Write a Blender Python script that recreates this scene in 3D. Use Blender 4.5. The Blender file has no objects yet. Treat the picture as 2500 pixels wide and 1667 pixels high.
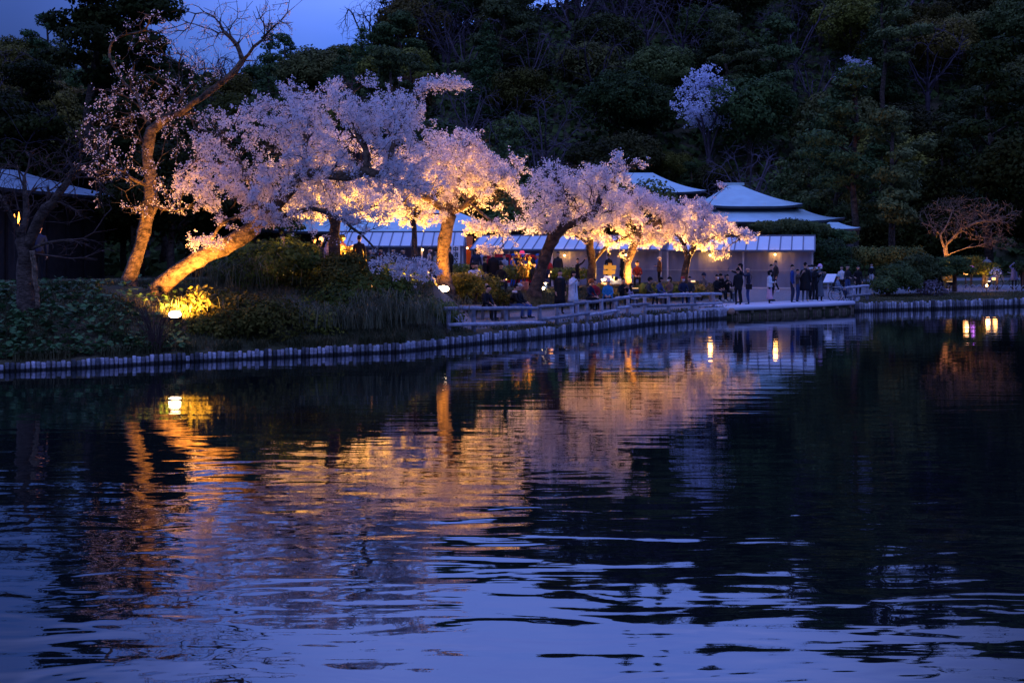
import bpy, bmesh, math, random
import numpy as np
from mathutils import Vector, Matrix, Euler

random.seed(7)
RNG = np.random.default_rng(11)
SC = bpy.context.scene
COL = SC.collection
R = math.radians

# ------------------------------------------------------------------ camera, sky, light, exposure
HCAM, FPX, UH, VH = 3.05, 3000.0, 1250.0, 600.0       # camera height, focal length and horizon in pixels of the photograph
cam_data = bpy.data.cameras.new('camera')
cam_data.sensor_width = 36.0
cam_data.lens = 36.0 * FPX / 2500.0
cam_data.shift_y = -(833.5 - VH) / 2500.0
cam_data.clip_end = 2000
cam = bpy.data.objects.new('camera', cam_data)
cam.location = (0, 0, HCAM)
cam.rotation_euler = (R(90), 0, 0)
COL.objects.link(cam)
SC.camera = cam

world = bpy.data.worlds.new('World')
SC.world = world
world.use_nodes = True
wn, wl = world.node_tree.nodes, world.node_tree.links
wn.clear()
w_out = wn.new('ShaderNodeOutputWorld')
w_bg = wn.new('ShaderNodeBackground')
w_sky = wn.new('ShaderNodeTexSky')
w_sky.sky_type = 'NISHITA'
w_sky.sun_disc = False
w_sky.sun_elevation = R(1.0)
w_sky.sun_rotation = R(200)
w_tc = wn.new('ShaderNodeTexCoord')
w_sep = wn.new('ShaderNodeSeparateXYZ')
w_ramp = wn.new('ShaderNodeValToRGB')
wl.new(w_tc.outputs['Generated'], w_sep.inputs[0])
w_cl = wn.new('ShaderNodeTexNoise'); w_cl.inputs['Scale'].default_value = 2.2; w_cl.inputs['Detail'].default_value = 4
w_map = wn.new('ShaderNodeMapping'); w_map.inputs['Scale'].default_value = (1, 1, 3.2)
wl.new(w_tc.outputs['Generated'], w_map.inputs[0]); wl.new(w_map.outputs[0], w_cl.inputs['Vector'])
wl.new(w_sep.outputs['Z'], w_ramp.inputs[0])
e = w_ramp.color_ramp.elements                         # dusk gradient: deep blue low down, brighter higher up
e[0].position = 0.0;  e[0].color = (0.022, 0.065, 0.36, 1)
e[1].position = 1.0;  e[1].color = (0.10, 0.19, 0.80, 1)
for pos, c in ((0.14, (0.042, 0.120, 0.50)), (0.22, (0.080, 0.20, 0.86)), (0.36, (0.15, 0.265, 1.05))):
    k = e.new(pos); k.color = (*c, 1)
w_cr = wn.new('ShaderNodeValToRGB')                     # soft lilac evening clouds
w_cr.color_ramp.elements[0].position = .36; w_cr.color_ramp.elements[0].color = (0, 0, 0, 1)
w_cr.color_ramp.elements[1].position = .72; w_cr.color_ramp.elements[1].color = (0.17, 0.17, 0.24, 1)
wl.new(w_cl.outputs['Fac'], w_cr.inputs[0])
w_hi = wn.new('ShaderNodeMapRange'); w_hi.inputs['From Min'].default_value = .10; w_hi.inputs['From Max'].default_value = .32; w_hi.inputs['To Min'].default_value = .04
wl.new(w_sep.outputs['Z'], w_hi.inputs['Value'])
w_cm = wn.new('ShaderNodeMixRGB'); w_cm.blend_type = 'MULTIPLY'; w_cm.inputs[0].default_value = 1
wl.new(w_cr.outputs[0], w_cm.inputs[1]); wl.new(w_hi.outputs[0], w_cm.inputs[2])
w_c2 = wn.new('ShaderNodeMixRGB'); w_c2.blend_type = 'ADD'; w_c2.inputs[0].default_value = 1
wl.new(w_ramp.outputs[0], w_c2.inputs[1]); wl.new(w_cm.outputs[0], w_c2.inputs[2])
w_tint = wn.new('ShaderNodeMixRGB'); w_tint.blend_type = 'MULTIPLY'; w_tint.inputs[0].default_value = 1
w_tint.inputs[2].default_value = (0.0003, 0.0012, 0.007, 1)
wl.new(w_sky.outputs[0], w_tint.inputs[1])
w_add = wn.new('ShaderNodeMixRGB'); w_add.blend_type = 'ADD'; w_add.inputs[0].default_value = 1
# sky shaped brightest above the hill and dimmed sideways to darken the frame edges
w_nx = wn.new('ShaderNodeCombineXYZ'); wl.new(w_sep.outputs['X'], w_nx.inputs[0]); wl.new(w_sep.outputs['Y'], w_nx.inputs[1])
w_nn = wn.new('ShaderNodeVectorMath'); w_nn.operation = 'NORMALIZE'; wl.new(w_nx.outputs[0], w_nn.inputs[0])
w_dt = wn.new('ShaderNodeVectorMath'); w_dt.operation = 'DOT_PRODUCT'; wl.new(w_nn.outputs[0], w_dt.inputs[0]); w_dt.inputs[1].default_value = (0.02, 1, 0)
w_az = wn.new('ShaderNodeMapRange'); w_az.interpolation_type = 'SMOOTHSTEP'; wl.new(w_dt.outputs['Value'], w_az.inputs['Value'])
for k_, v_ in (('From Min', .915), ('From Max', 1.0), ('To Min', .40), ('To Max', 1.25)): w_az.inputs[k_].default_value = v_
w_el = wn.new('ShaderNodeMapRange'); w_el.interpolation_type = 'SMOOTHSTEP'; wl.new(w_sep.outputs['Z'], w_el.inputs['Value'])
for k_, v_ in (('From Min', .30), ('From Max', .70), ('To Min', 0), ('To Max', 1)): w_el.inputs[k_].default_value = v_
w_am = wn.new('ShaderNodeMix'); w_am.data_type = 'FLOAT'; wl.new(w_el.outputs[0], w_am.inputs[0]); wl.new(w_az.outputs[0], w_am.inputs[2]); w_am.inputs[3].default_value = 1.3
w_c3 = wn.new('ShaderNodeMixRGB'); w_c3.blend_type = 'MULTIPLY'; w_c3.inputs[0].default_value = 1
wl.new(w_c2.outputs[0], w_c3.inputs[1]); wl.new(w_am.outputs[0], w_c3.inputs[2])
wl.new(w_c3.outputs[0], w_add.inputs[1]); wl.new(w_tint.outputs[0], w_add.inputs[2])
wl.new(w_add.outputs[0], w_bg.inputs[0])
w_bg.inputs[1].default_value = 1.0
wl.new(w_bg.outputs[0], w_out.inputs[0])

sun_d = bpy.data.lights.new('skylight_fill', 'SUN')       # weak sun added behind the camera for very soft directional skylight
sun_d.energy = 0.16; sun_d.angle = R(40); sun_d.color = (0.55, 0.68, 1.0)
sun = bpy.data.objects.new('skylight_fill', sun_d)
sun.rotation_euler = (R(48), 0, R(-20))
COL.objects.link(sun)

SC.view_settings.view_transform = 'Standard'
SC.view_settings.look = 'None'
SC.view_settings.exposure = 0.27
SC.view_settings.gamma = 1.0
SC.view_settings.use_curve_mapping = False
SC.cycles.max_bounces = 6
SC.cycles.diffuse_bounces = 4
SC.cycles.glossy_bounces = 3
SC.cycles.transmission_bounces = 4
SC.cycles.transparent_max_bounces = 4
SC.cycles.sample_clamp_indirect = 4.0
SC.cycles.use_light_tree = True

# ------------------------------------------------------------------ helpers
def P(u, y, d):
    """Point at depth d whose place in the photograph (2500 px wide) is u, y."""
    return np.array([(u - UH) / FPX * d, d, HCAM + (VH - y) / FPX * d])

def tag(o, label=None, cat=None, group=None, kind=None):
    if label: o['label'] = label
    if cat: o['category'] = cat
    if group: o['group'] = group
    if kind: o['kind'] = kind
    return o

def empty(name, loc=(0, 0, 0), rz=0.0, label=None, cat=None, group=None):
    o = bpy.data.objects.new(name, None)
    o.empty_display_size = 0.2
    o.location = loc; o.rotation_euler = (0, 0, rz)
    COL.objects.link(o)
    return tag(o, label, cat, group)

def link(name, mesh, mat=None, parent=None, loc=None, rot=None, scale=None):
    o = bpy.data.objects.new(name, mesh)
    if mat is not None:
        if len(mesh.materials) == 0: mesh.materials.append(mat)
        elif mesh.materials[0] != mat:
            o.material_slots[0].link = 'OBJECT'; o.material_slots[0].material = mat
    COL.objects.link(o)
    if parent is not None: o.parent = parent
    if loc is not None: o.location = loc
    if rot is not None: o.rotation_euler = rot
    if scale is not None: o.scale = scale
    return o

def mesh_np(name, verts, faces, smooth=False):
    """verts (n,3), faces (m,k) of one size k."""
    me = bpy.data.meshes.new(name)
    verts = np.asarray(verts, dtype=np.float32); faces = np.asarray(faces, dtype=np.int32)
    m, k = faces.shape
    me.vertices.add(len(verts)); me.vertices.foreach_set('co', verts.ravel())
    me.loops.add(m * k); me.loops.foreach_set('vertex_index', faces.ravel())
    me.polygons.add(m); me.polygons.foreach_set('loop_start', np.arange(m, dtype=np.int32) * k)
    me.update(calc_edges=True)
    if smooth: me.polygons.foreach_set('use_smooth', np.ones(m, dtype=bool))
    me.validate()
    return me

class MB:
    """Collects simple solids into one mesh."""
    def __init__(s): s.v = []; s.f = []
    def add(s, vs, fs):
        b = len(s.v); s.v += [tuple(v) for v in vs]; s.f += [tuple(b + i for i in f) for f in fs]; return s
    def box(s, x0, x1, y0, y1, z0, z1, M=None):
        vs = [(x0, y0, z0), (x1, y0, z0), (x1, y1, z0), (x0, y1, z0), (x0, y0, z1), (x1, y0, z1), (x1, y1, z1), (x0, y1, z1)]
        if M is not None: vs = [tuple(M @ Vector(v)) for v in vs]
        return s.add(vs, [(0, 3, 2, 1), (4, 5, 6, 7), (0, 1, 5, 4), (1, 2, 6, 5), (2, 3, 7, 6), (3, 0, 4, 7)])
    def bar(s, a, b, w, h=None):
        h = h or w; a = Vector(a); b = Vector(b); d = b - a; L = d.length
        q = d.to_track_quat('Y', 'Z').to_matrix().to_4x4(); q.translation = a
        return s.box(-w / 2, w / 2, 0, L, -h / 2, h / 2, q)
    def tube(s, pts, radii, n=8, caps=True):
        pts = [Vector(p) for p in pts]
        if not hasattr(radii, '__len__'): radii = [radii] * len(pts)
        ref = None; rings = []
        for i, p in enumerate(pts):
            t = (pts[min(i + 1, len(pts) - 1)] - pts[max(i - 1, 0)])
            if t.length < 1e-9: t = Vector((0, 0, 1))
            t.normalize()
            if ref is None:
                ref = Vector((1, 0, 0)) if abs(t.x) < 0.9 else Vector((0, 1, 0))
            a = (ref - t * ref.dot(t)); a.normalize(); ref = a; b = t.cross(a)
            rings.append([p + (a * math.cos(2 * math.pi * k / n) + b * math.sin(2 * math.pi * k / n)) * radii[i] for k in range(n)])
        base = len(s.v)
        for r in rings: s.v += [tuple(v) for v in r]
        for i in range(len(rings) - 1):
            for k in range(n):
                k2 = (k + 1) % n
                s.f.append((base + i * n + k, base + i * n + k2, base + (i + 1) * n + k2, base + (i + 1) * n + k))
        if caps:
            s.f.append(tuple(base + k for k in reversed(range(n))))
            s.f.append(tuple(base + (len(rings) - 1) * n + k for k in range(n)))
        return s
    def lathe(s, prof, c=(0, 0, 0), n=14, sx=1.0, sy=1.0):
        """prof: list of (r, z) bottom to top."""
        base = len(s.v)
        for r, z in prof:
            for k in range(n):
                a = 2 * math.pi * k / n
                s.v.append((c[0] + math.cos(a) * r * sx, c[1] + math.sin(a) * r * sy, c[2] + z))
        for i in range(len(prof) - 1):
            for k in range(n):
                k2 = (k + 1) % n
                s.f.append((base + i * n + k, base + i * n + k2, base + (i + 1) * n + k2, base + (i + 1) * n + k))
        s.f.append(tuple(base + k for k in reversed(range(n)))); s.f.append(tuple(base + (len(prof) - 1) * n + k for k in range(n)))
        return s
    def ball(s, c, r, n=10, m=7, sx=1, sy=1, sz=1):
        prof = [(max(1e-4, math.sin(math.pi * i / m)) * r, -math.cos(math.pi * i / m) * r * sz) for i in range(m + 1)]
        return s.lathe(prof, c, n, sx, sy)
    def mesh(s, name, smooth=False):
        me = bpy.data.meshes.new(name); me.from_pydata(s.v, [], s.f); me.update()
        if smooth:
            for p in me.polygons: p.use_smooth = True
        return me
    def build(s, name, mat, parent=None, smooth=False, **k):
        return link(name, s.mesh(name, smooth), mat, parent, **k)

# ------------------------------------------------------------------ materials
def mat(name, col, rough=0.8, var=0.25, scale=6.0, bump=0.0, trans=0.0, spec=0.3, metal=0.0, col2=None, objvar=0.0, detail=4, stretch=None, coat=0):
    m = bpy.data.materials.new(name); m.use_nodes = True
    nt = m.node_tree; n, l = nt.nodes, nt.links
    b = n['Principled BSDF']
    b.inputs['Roughness'].default_value = rough
    b.inputs['Metallic'].default_value = metal
    b.inputs['Specular IOR Level'].default_value = spec
    b.inputs['Coat Weight'].default_value = coat
    tc = n.new('ShaderNodeTexCoord'); mp = n.new('ShaderNodeMapping')
    if stretch: mp.inputs['Scale'].default_value = stretch
    l.new(tc.outputs['Object'], mp.inputs[0])
    nz = n.new('ShaderNodeTexNoise'); nz.inputs['Scale'].default_value = scale; nz.inputs['Detail'].default_value = detail
    l.new(mp.outputs[0], nz.inputs['Vector'])
    rp = n.new('ShaderNodeValToRGB'); l.new(nz.outputs['Fac'], rp.inputs[0])
    c1 = [c * (1 - var) for c in col]; c2 = list(col2) if col2 else [min(1, c * (1 + var)) for c in col]
    rp.color_ramp.elements[0].position = 0.32; rp.color_ramp.elements[0].color = (*c1, 1)
    rp.color_ramp.elements[1].position = 0.68; rp.color_ramp.elements[1].color = (*c2, 1)
    last = rp.outputs[0]
    if objvar > 0:
        oi = n.new('ShaderNodeObjectInfo'); hsv = n.new('ShaderNodeHueSaturation')
        m1 = n.new('ShaderNodeMath'); m1.operation = 'MULTIPLY_ADD'; l.new(oi.outputs['Random'], m1.inputs[0])
        m1.inputs[1].default_value = objvar * 1.6; m1.inputs[2].default_value = 1 - objvar * 0.8
        m2 = n.new('ShaderNodeMath'); m2.operation = 'FRACT'
        m3 = n.new('ShaderNodeMath'); m3.operation = 'MULTIPLY'; l.new(oi.outputs['Random'], m3.inputs[0]); m3.inputs[1].default_value = 7.31
        l.new(m3.outputs[0], m2.inputs[0])
        m4 = n.new('ShaderNodeMath'); m4.operation = 'MULTIPLY_ADD'; l.new(m2.outputs[0], m4.inputs[0])
        m4.inputs[1].default_value = objvar * 0.14; m4.inputs[2].default_value = 0.5 - objvar * 0.07
        l.new(m4.outputs[0], hsv.inputs['Hue']); l.new(m1.outputs[0], hsv.inputs['Value']); l.new(last, hsv.inputs['Color'])
        last = hsv.outputs[0]
    l.new(last, b.inputs['Base Color'])
    if bump > 0:
        nb = n.new('ShaderNodeTexNoise'); nb.inputs['Scale'].default_value = scale * 3; nb.inputs['Detail'].default_value = 6
        l.new(mp.outputs[0], nb.inputs['Vector'])
        bp = n.new('ShaderNodeBump'); bp.inputs['Strength'].default_value = 1; bp.inputs['Distance'].default_value = bump
        l.new(nb.outputs['Fac'], bp.inputs['Height']); l.new(bp.outputs[0], b.inputs['Normal'])
    if trans > 0:
        t = n.new('ShaderNodeBsdfTranslucent'); l.new(last, t.inputs[0])
        mx = n.new('ShaderNodeMixShader'); mx.inputs[0].default_value = trans
        l.new(b.outputs[0], mx.inputs[1]); l.new(t.outputs[0], mx.inputs[2]); l.new(mx.outputs[0], n['Material Output'].inputs[0])
    return m

def emit(name, col, s):
    m = bpy.data.materials.new(name); m.use_nodes = True
    n, l = m.node_tree.nodes, m.node_tree.links
    b = n['Principled BSDF']; b.inputs['Base Color'].default_value = (*[min(1, c) for c in col], 1)
    b.inputs['Emission Color'].default_value = (*col, 1); b.inputs['Emission Strength'].default_value = s
    return m

M = {}
M['blossom'] = mat('blossom_petals', (0.80, 0.74, 0.76), 0.7, 0.12, 9, trans=0.55, spec=0.15, col2=(0.86, 0.78, 0.80))
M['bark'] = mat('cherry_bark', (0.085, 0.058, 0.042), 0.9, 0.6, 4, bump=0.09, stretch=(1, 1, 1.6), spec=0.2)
M['bark_lit'] = mat('lit_cherry_bark', (0.135, 0.088, 0.055), 0.9, 0.8, 5, bump=0.10, stretch=(1, 1, 1.4), spec=0.2)  # paler bark for floodlit trunks, lamp light put into the colour
M['lit_leaf'] = mat('lamplit_yellow_green_leaves', (0.09, 0.095, 0.02), 0.6, 0.4, 2.2, trans=0.2, col2=(0.17, 0.15, 0.028))  # brighter yellow-green leaves, the floodlight's shine put into their colour
M['bark_pale'] = mat('pale_bark', (0.19, 0.13, 0.085), 0.9, 0.7, 5, bump=0.09, stretch=(1, 1, 1.4), spec=0.2)  # also on floodlit trunks, where the lit look is put into the colour
M['twig'] = mat('twig_bark', (0.065, 0.040, 0.032), 0.9, 0.3, 8, spec=0.2)
M['bare'] = mat('bare_twigs', (0.085, 0.065, 0.078), 0.9, 0.3, 3, objvar=0.5, spec=0.1)
M['leaf'] = mat('evergreen_leaves', (0.045, 0.061, 0.019), 0.65, 0.5, 1.4, trans=0.12, objvar=0.85, spec=0.06, col2=(0.117, 0.137, 0.038))
M['leaf_warm'] = mat('olive_leaves', (0.080, 0.063, 0.014), 0.65, 0.45, 1.4, trans=0.12, objvar=0.7, spec=0.06, col2=(0.178, 0.137, 0.029))
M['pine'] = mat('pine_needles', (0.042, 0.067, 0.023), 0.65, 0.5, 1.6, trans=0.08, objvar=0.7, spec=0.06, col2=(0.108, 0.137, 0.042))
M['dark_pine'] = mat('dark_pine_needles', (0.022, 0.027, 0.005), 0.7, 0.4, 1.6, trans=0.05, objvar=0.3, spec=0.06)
M['azalea'] = mat('azalea_leaves', (0.085, 0.105, 0.015), 0.6, 0.5, 2.2, trans=0.15, objvar=0.6, spec=0.06, col2=(0.20, 0.20, 0.033))
M['reed'] = mat('reed_blades', (0.11, 0.12, 0.06), 0.6, 0.35, 2.0, trans=0.2, spec=0.2, col2=(0.19, 0.18, 0.09))
M['butterbur'] = mat('butterbur_leaves', (0.042, 0.098, 0.030), 0.6, 0.5, 1.5, trans=0.15, spec=0.12, col2=(0.095, 0.19, 0.065))
M['grass'] = mat('grass_blades', (0.06, 0.085, 0.03), 0.7, 0.4, 0.8, trans=0.2, spec=0.15, col2=(0.15, 0.12, 0.055))
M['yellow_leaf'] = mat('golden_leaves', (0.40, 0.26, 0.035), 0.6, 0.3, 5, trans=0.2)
M['white_flower'] = mat('white_blossom', (0.76, 0.76, 0.88), 0.7, 0.12, 3, trans=0.35, objvar=0.15)
M['wood'] = mat('weathered_log', (0.33, 0.32, 0.37), 0.8, 0.3, 7, bump=0.012, spec=0.3, objvar=0.5)
M['wood_cap'] = mat('weathered_log_dark', (0.17, 0.15, 0.16), 0.85, 0.35, 9, bump=0.01, objvar=0.5)
M['pile'] = mat('stained_pile_wood', (0.17, 0.115, 0.085), 0.85, 0.4, 6, bump=0.012, objvar=0.5)
M['plank'] = mat('pale_deck_timber', (0.55, 0.52, 0.58), 0.75, 0.12, 3, bump=0.006, objvar=0.2, stretch=(0.3, 3, 3))
M['steel'] = mat('tent_frame_steel', (0.14, 0.15, 0.20), 0.5, 0.1, 3, metal=0.3)
M['pole'] = mat('pale_tent_pole', (0.42, 0.42, 0.46), 0.5, 0.1, 3)
M['canvas'] = mat('white_tent_canvas', (0.78, 0.80, 0.84), 0.75, 0.05, 1.2, trans=0.25, objvar=0.08)
M['sheet'] = mat('clear_vinyl_sheet', (0.22, 0.235, 0.32), 0.45, 0.22, 0.9, bump=0.03, trans=0.35, stretch=(1.6, 1, 0.5), spec=0.5)
M['copper'] = mat('patinated_copper_roof', (0.42, 0.58, 0.58), 0.6, 0.12, 0.9, spec=0.4)
M['dim_roof'] = mat('dimmed_copper_roof', (0.15, 0.20, 0.23), 0.7, 0.2, 0.9)  # copper roof again, its dimness put into a darker colour
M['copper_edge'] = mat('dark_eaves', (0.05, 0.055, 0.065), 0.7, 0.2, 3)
M['darkwood'] = mat('dark_timber_wall', (0.030, 0.024, 0.022), 0.8, 0.3, 2)
M['plaster'] = mat('dim_plaster', (0.10, 0.085, 0.085), 0.85, 0.2, 1.2)
M['glass'] = mat('dark_window_glass', (0.03, 0.035, 0.045), 0.12, 0.1, 1, spec=0.6)
M['stone'] = mat('granite', (0.20, 0.19, 0.18), 0.85, 0.3, 10, bump=0.01)
M['black'] = mat('black_metal', (0.018, 0.018, 0.02), 0.4, 0.1, 3)
M['rubber'] = mat('black_rubber', (0.012, 0.012, 0.012), 0.7, 0.1, 3)
M['chrome'] = mat('bright_metal', (0.5, 0.5, 0.52), 0.3, 0.05, 3, metal=0.8)
M['red_paint'] = mat('red_vehicle_paint', (0.42, 0.012, 0.02), 0.3, 0.08, 1, coat=0.3)
M['white'] = mat('white_paint', (0.75, 0.75, 0.78), 0.5, 0.04, 2)
M['ink'] = mat('black_ink', (0.01, 0.01, 0.012), 0.6, 0.05, 2)
M['sign_wood'] = mat('yellow_lit_signboard', (0.66, 0.40, 0.07), 0.6, 0.10, 5)  # yellow lamp light on the sign put into the wood colour
M['orange_lit_cloth'] = mat('orange_lit_awning', (0.75, 0.16, 0.02), 0.7, 0.15, 2, trans=0.4)  # orange lamplight put into the cloth colour
M['skin'] = mat('skin', (0.52, 0.31, 0.22), 0.55, 0.06, 8)
M['lamp_hot'] = emit('floodlight_lens', (1.0, 0.72, 0.42), 26)
M['lamp_dim'] = emit('floodlight_lens_dimmed', (1.0, 0.55, 0.2), 1.2)  # dimmed lens for the unseen floodlights added to light crowns and trunks
M['bulb'] = emit('bulb_glow', (1.0, 0.55, 0.18), 13)
M['flame'] = emit('torch_flame', (1.0, 0.34, 0.04), 7)
M['candle'] = emit('paper_lantern_glow', (1.0, 0.45, 0.12), 3.2)
M['pinklamp'] = emit('pink_lamp', (0.8, 0.25, 1.0), 1.2)
M['redlamp'] = emit('red_beacon_glow', (1.0, 0.05, 0.12), 0.5)
M['screen'] = emit('phone_screen', (0.55, 0.65, 1.0), 0.7)

M['stake'] = mat('weathered_stake', (0.27, 0.26, 0.30), 0.8, 0.45, 9, bump=0.012, stretch=(1, 1, .3), spec=0.3, objvar=1.0)
_n, _l = M['stake'].node_tree.nodes, M['stake'].node_tree.links      # wet, algae-dark foot of every stake
_b = _n['Principled BSDF']; _src = _b.inputs['Base Color'].links[0].from_socket
_tc = _n.new('ShaderNodeTexCoord'); _sp = _n.new('ShaderNodeSeparateXYZ'); _l.new(_tc.outputs['Object'], _sp.inputs[0])
_rp = _n.new('ShaderNodeValToRGB'); _rp.color_ramp.elements[0].position = .18; _rp.color_ramp.elements[0].color = (.10, .10, .09, 1); _rp.color_ramp.elements[1].position = .42; _rp.color_ramp.elements[1].color = (1, 1, 1, 1)
_mx = _n.new('ShaderNodeMixRGB'); _mx.blend_type = 'MULTIPLY'; _mx.inputs[0].default_value = 1; _l.new(_sp.outputs['Z'], _rp.inputs[0]); _l.new(_src, _mx.inputs[1]); _l.new(_rp.outputs[0], _mx.inputs[2]); _l.new(_mx.outputs[0], _b.inputs['Base Color'])

def cloth(name, col): return mat(name, col, 0.85, 0.15, 7, spec=0.15)

# ------------------------------------------------------------------ terrain
_wu = np.array([-2500, -1200, 0, 210, 386, 526, 700, 801, 973, 1100, 1173, 1323, 1451, 1578, 1706, 1779, 2086, 2278, 2500, 3200, 4800], float)
_wy = np.array([1010, 955, 907, 898, 887, 880, 872, 867, 859, 846, 838, 825, 811, 793, 782, 777, 760, 755, 748, 735, 720], float)
def shore_d(u):
    return HCAM * FPX / (np.interp(u, _wu, _wy) - VH)
def sst(x, a, b):
    t = np.clip((x - a) / (b - a), 0, 1); return t * t * (3 - 2 * t)
_cu = np.array([-2500, -500, 0, 130, 380, 640, 720, 800, 860, 950, 1100, 1300, 1600, 2000, 2500, 3200, 5000], float)
_cy = np.array([100, 100, 110, 125, 140, 150, 145, 130, 75, 20, -50, -100, -160, -215, -245, -240, -160], float)
def crest_z(u):
    return HCAM + (VH - np.interp(u, _cu, _cy)) / FPX * 160 - 7.0
def _pw(t, pts):
    xs = [p[0] for p in pts]; ys = [p[1] for p in pts]
    return np.interp(t, xs, ys)
def height(u, d):
    t = d - shore_d(u)
    left = _pw(t, [(0, .22), (.35, .30), (1.3, .95), (2.6, 1.45), (4.6, 1.9), (8, 1.85), (13, 1.5), (20, 1.1), (30, .8), (60, .8)])
    mid = _pw(t, [(0, .30), (.8, .40), (1.6, .45), (7.2, .47), (8.2, .65), (10.2, 1.12), (17, 1.15), (21, .95), (26, .78), (60, .8)])
    right = _pw(t, [(0, .34), (.6, .42), (4, .47), (12, .75), (60, .8)])
    a = sst(u, 1030, 1170); b = sst(u, 1700, 1800)
    z = left * (1 - a) + mid * a
    z = z * (1 - b) + right * b
    hc = crest_z(u)
    s = np.clip((d - 101) / (160 - 101), 0, 1)
    hill = hc * (s ** 0.85)
    hill = np.where(d > 160, hc * (1 - 0.35 * sst(d, 170, 420)), hill)
    w = sst(d, 92, 104)
    z = np.maximum(z * (1 - w), 0) + w * np.maximum(hill, .8)
    return z
def ground(u, d):
    z = float(height(np.float64(u), np.float64(d)))
    return np.array([(u - UH) / FPX * d, d, z])
def u_of(x, y): return UH + FPX * x / y
def gz(x, y): return float(height(np.float64(u_of(x, y)), np.float64(y)))
def hit(u, y):
    """Where the line of sight through u, y meets the ground."""
    d = float(shore_d(u))
    while d < 84:
        if HCAM + (VH - y) / FPX * d <= float(height(np.float64(u), np.float64(d))): break
        d += 0.1
    return ground(u, d)

us = np.concatenate([np.arange(-2500, -100, 60), np.arange(-100, 2620, 12), np.arange(2620, 4860, 60)]).astype(float)
ts = np.concatenate([np.arange(0, 2, .2), np.arange(2, 12, .4), np.arange(12, 34, 1.2), np.arange(34, 60, 3)])
rows = []
D0 = shore_d(us) + 0.06
for t in ts: rows.append(D0 + t)
tail = np.linspace(0, 1, 40) ** 1.5
base = D0 + ts[-1]
for s_ in tail[1:]: rows.append(base + s_ * (430 - base))
DD = np.array(rows); UU = np.broadcast_to(us, DD.shape)
ZZ = height(UU, DD)
XX = (UU - UH) / FPX * DD
bumpy = 0.05 * np.sin(XX * 1.7 + 1.3 * np.sin(DD * .9)) * np.sin(DD * 1.3 + XX * .6) * sst(DD - shore_d(UU), .5, 3) * (1 - 0.8 * sst(UU, 1100, 1300))
V = np.stack([XX, DD, ZZ + bumpy], -1).reshape(-1, 3)
nr, nc = DD.shape
ii, jj = np.meshgrid(np.arange(nr - 1), np.arange(nc - 1), indexing='ij')
a_ = (ii * nc + jj).ravel()
F = np.stack([a_, a_ + 1, a_ + nc + 1, a_ + nc], 1)
# a skirt down into the water at the shore
sk = np.stack([(us - UH) / FPX * D0, D0, np.full(nc, -1.0)], -1)
nb = len(V); V = np.vstack([V, sk]); j = np.arange(nc - 1)
F = np.vstack([F, np.stack([nb + j, nb + j + 1, j + 1, j], 1)])
g_me = mesh_np('ground', V, F, True)
gm = bpy.data.materials.new('ground_soil_grass_gravel'); gm.use_nodes = True
n, l = gm.node_tree.nodes, gm.node_tree.links
b = n['Principled BSDF']; b.inputs['Roughness'].default_value = .95; b.inputs['Specular IOR Level'].default_value = .1
at = n.new('ShaderNodeAttribute'); at.attribute_name = 'gravel'
tc = n.new('ShaderNodeTexCoord')
n1 = n.new('ShaderNodeTexNoise'); n1.inputs['Scale'].default_value = .8; n1.inputs['Detail'].default_value = 8; l.new(tc.outputs['Object'], n1.inputs[0])
n2 = n.new('ShaderNodeTexNoise'); n2.inputs['Scale'].default_value = 22; n2.inputs['Detail'].default_value = 5; l.new(tc.outputs['Object'], n2.inputs[0])
r1 = n.new('ShaderNodeValToRGB'); l.new(n1.outputs[0], r1.inputs[0])
r1.color_ramp.elements[0].position = .38; r1.color_ramp.elements[0].color = (.035, .042, .018, 1)
r1.color_ramp.elements[1].position = .62; r1.color_ramp.elements[1].color = (.105, .085, .050, 1)
r2 = n.new('ShaderNodeValToRGB'); l.new(n2.outputs[0], r2.inputs[0])
r2.color_ramp.elements[0].position = .3; r2.color_ramp.elements[0].color = (.12, .12, .13, 1)
r2.color_ramp.elements[1].position = .7; r2.color_ramp.elements[1].color = (.26, .26, .29, 1)
mx = n.new('ShaderNodeMixRGB'); l.new(at.outputs['Fac'], mx.inputs[0]); l.new(r1.outputs[0], mx.inputs[1]); l.new(r2.outputs[0], mx.inputs[2])
l.new(mx.outputs[0], b.inputs['Base Color'])
bp = n.new('ShaderNodeBump'); bp.inputs['Distance'].default_value = .04; l.new(n2.outputs[0], bp.inputs['Height']); l.new(bp.outputs[0], b.inputs['Normal'])
T_ = DD - shore_d(UU)
ga = sst(UU, 1040, 1130) * sst(T_, .7, 1.1) * (1 - sst(T_, 7.0, 7.8)) * (1 - sst(UU, 2110, 2150))
ga = np.maximum(ga, sst(UU, 1780, 1820) * (1 - sst(UU, 2110, 2150)) * sst(T_, .7, 1.1) * (1 - sst(T_, 14, 16)))
ga = np.maximum(ga, sst(UU, 2110, 2150) * sst(T_, 5.6, 6.2) * (1 - sst(T_, 11, 12)))
ga = np.maximum(ga, sst(UU, 1100, 1200) * sst(T_, 20, 22) * (1 - sst(T_, 26, 28)))
att = g_me.attributes.new('gravel', 'FLOAT', 'POINT')
att.data.foreach_set('value', np.concatenate([ga.ravel(), np.zeros(nc)]).astype(np.float32))
tag(link('ground', g_me, gm), kind='structure')

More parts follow.
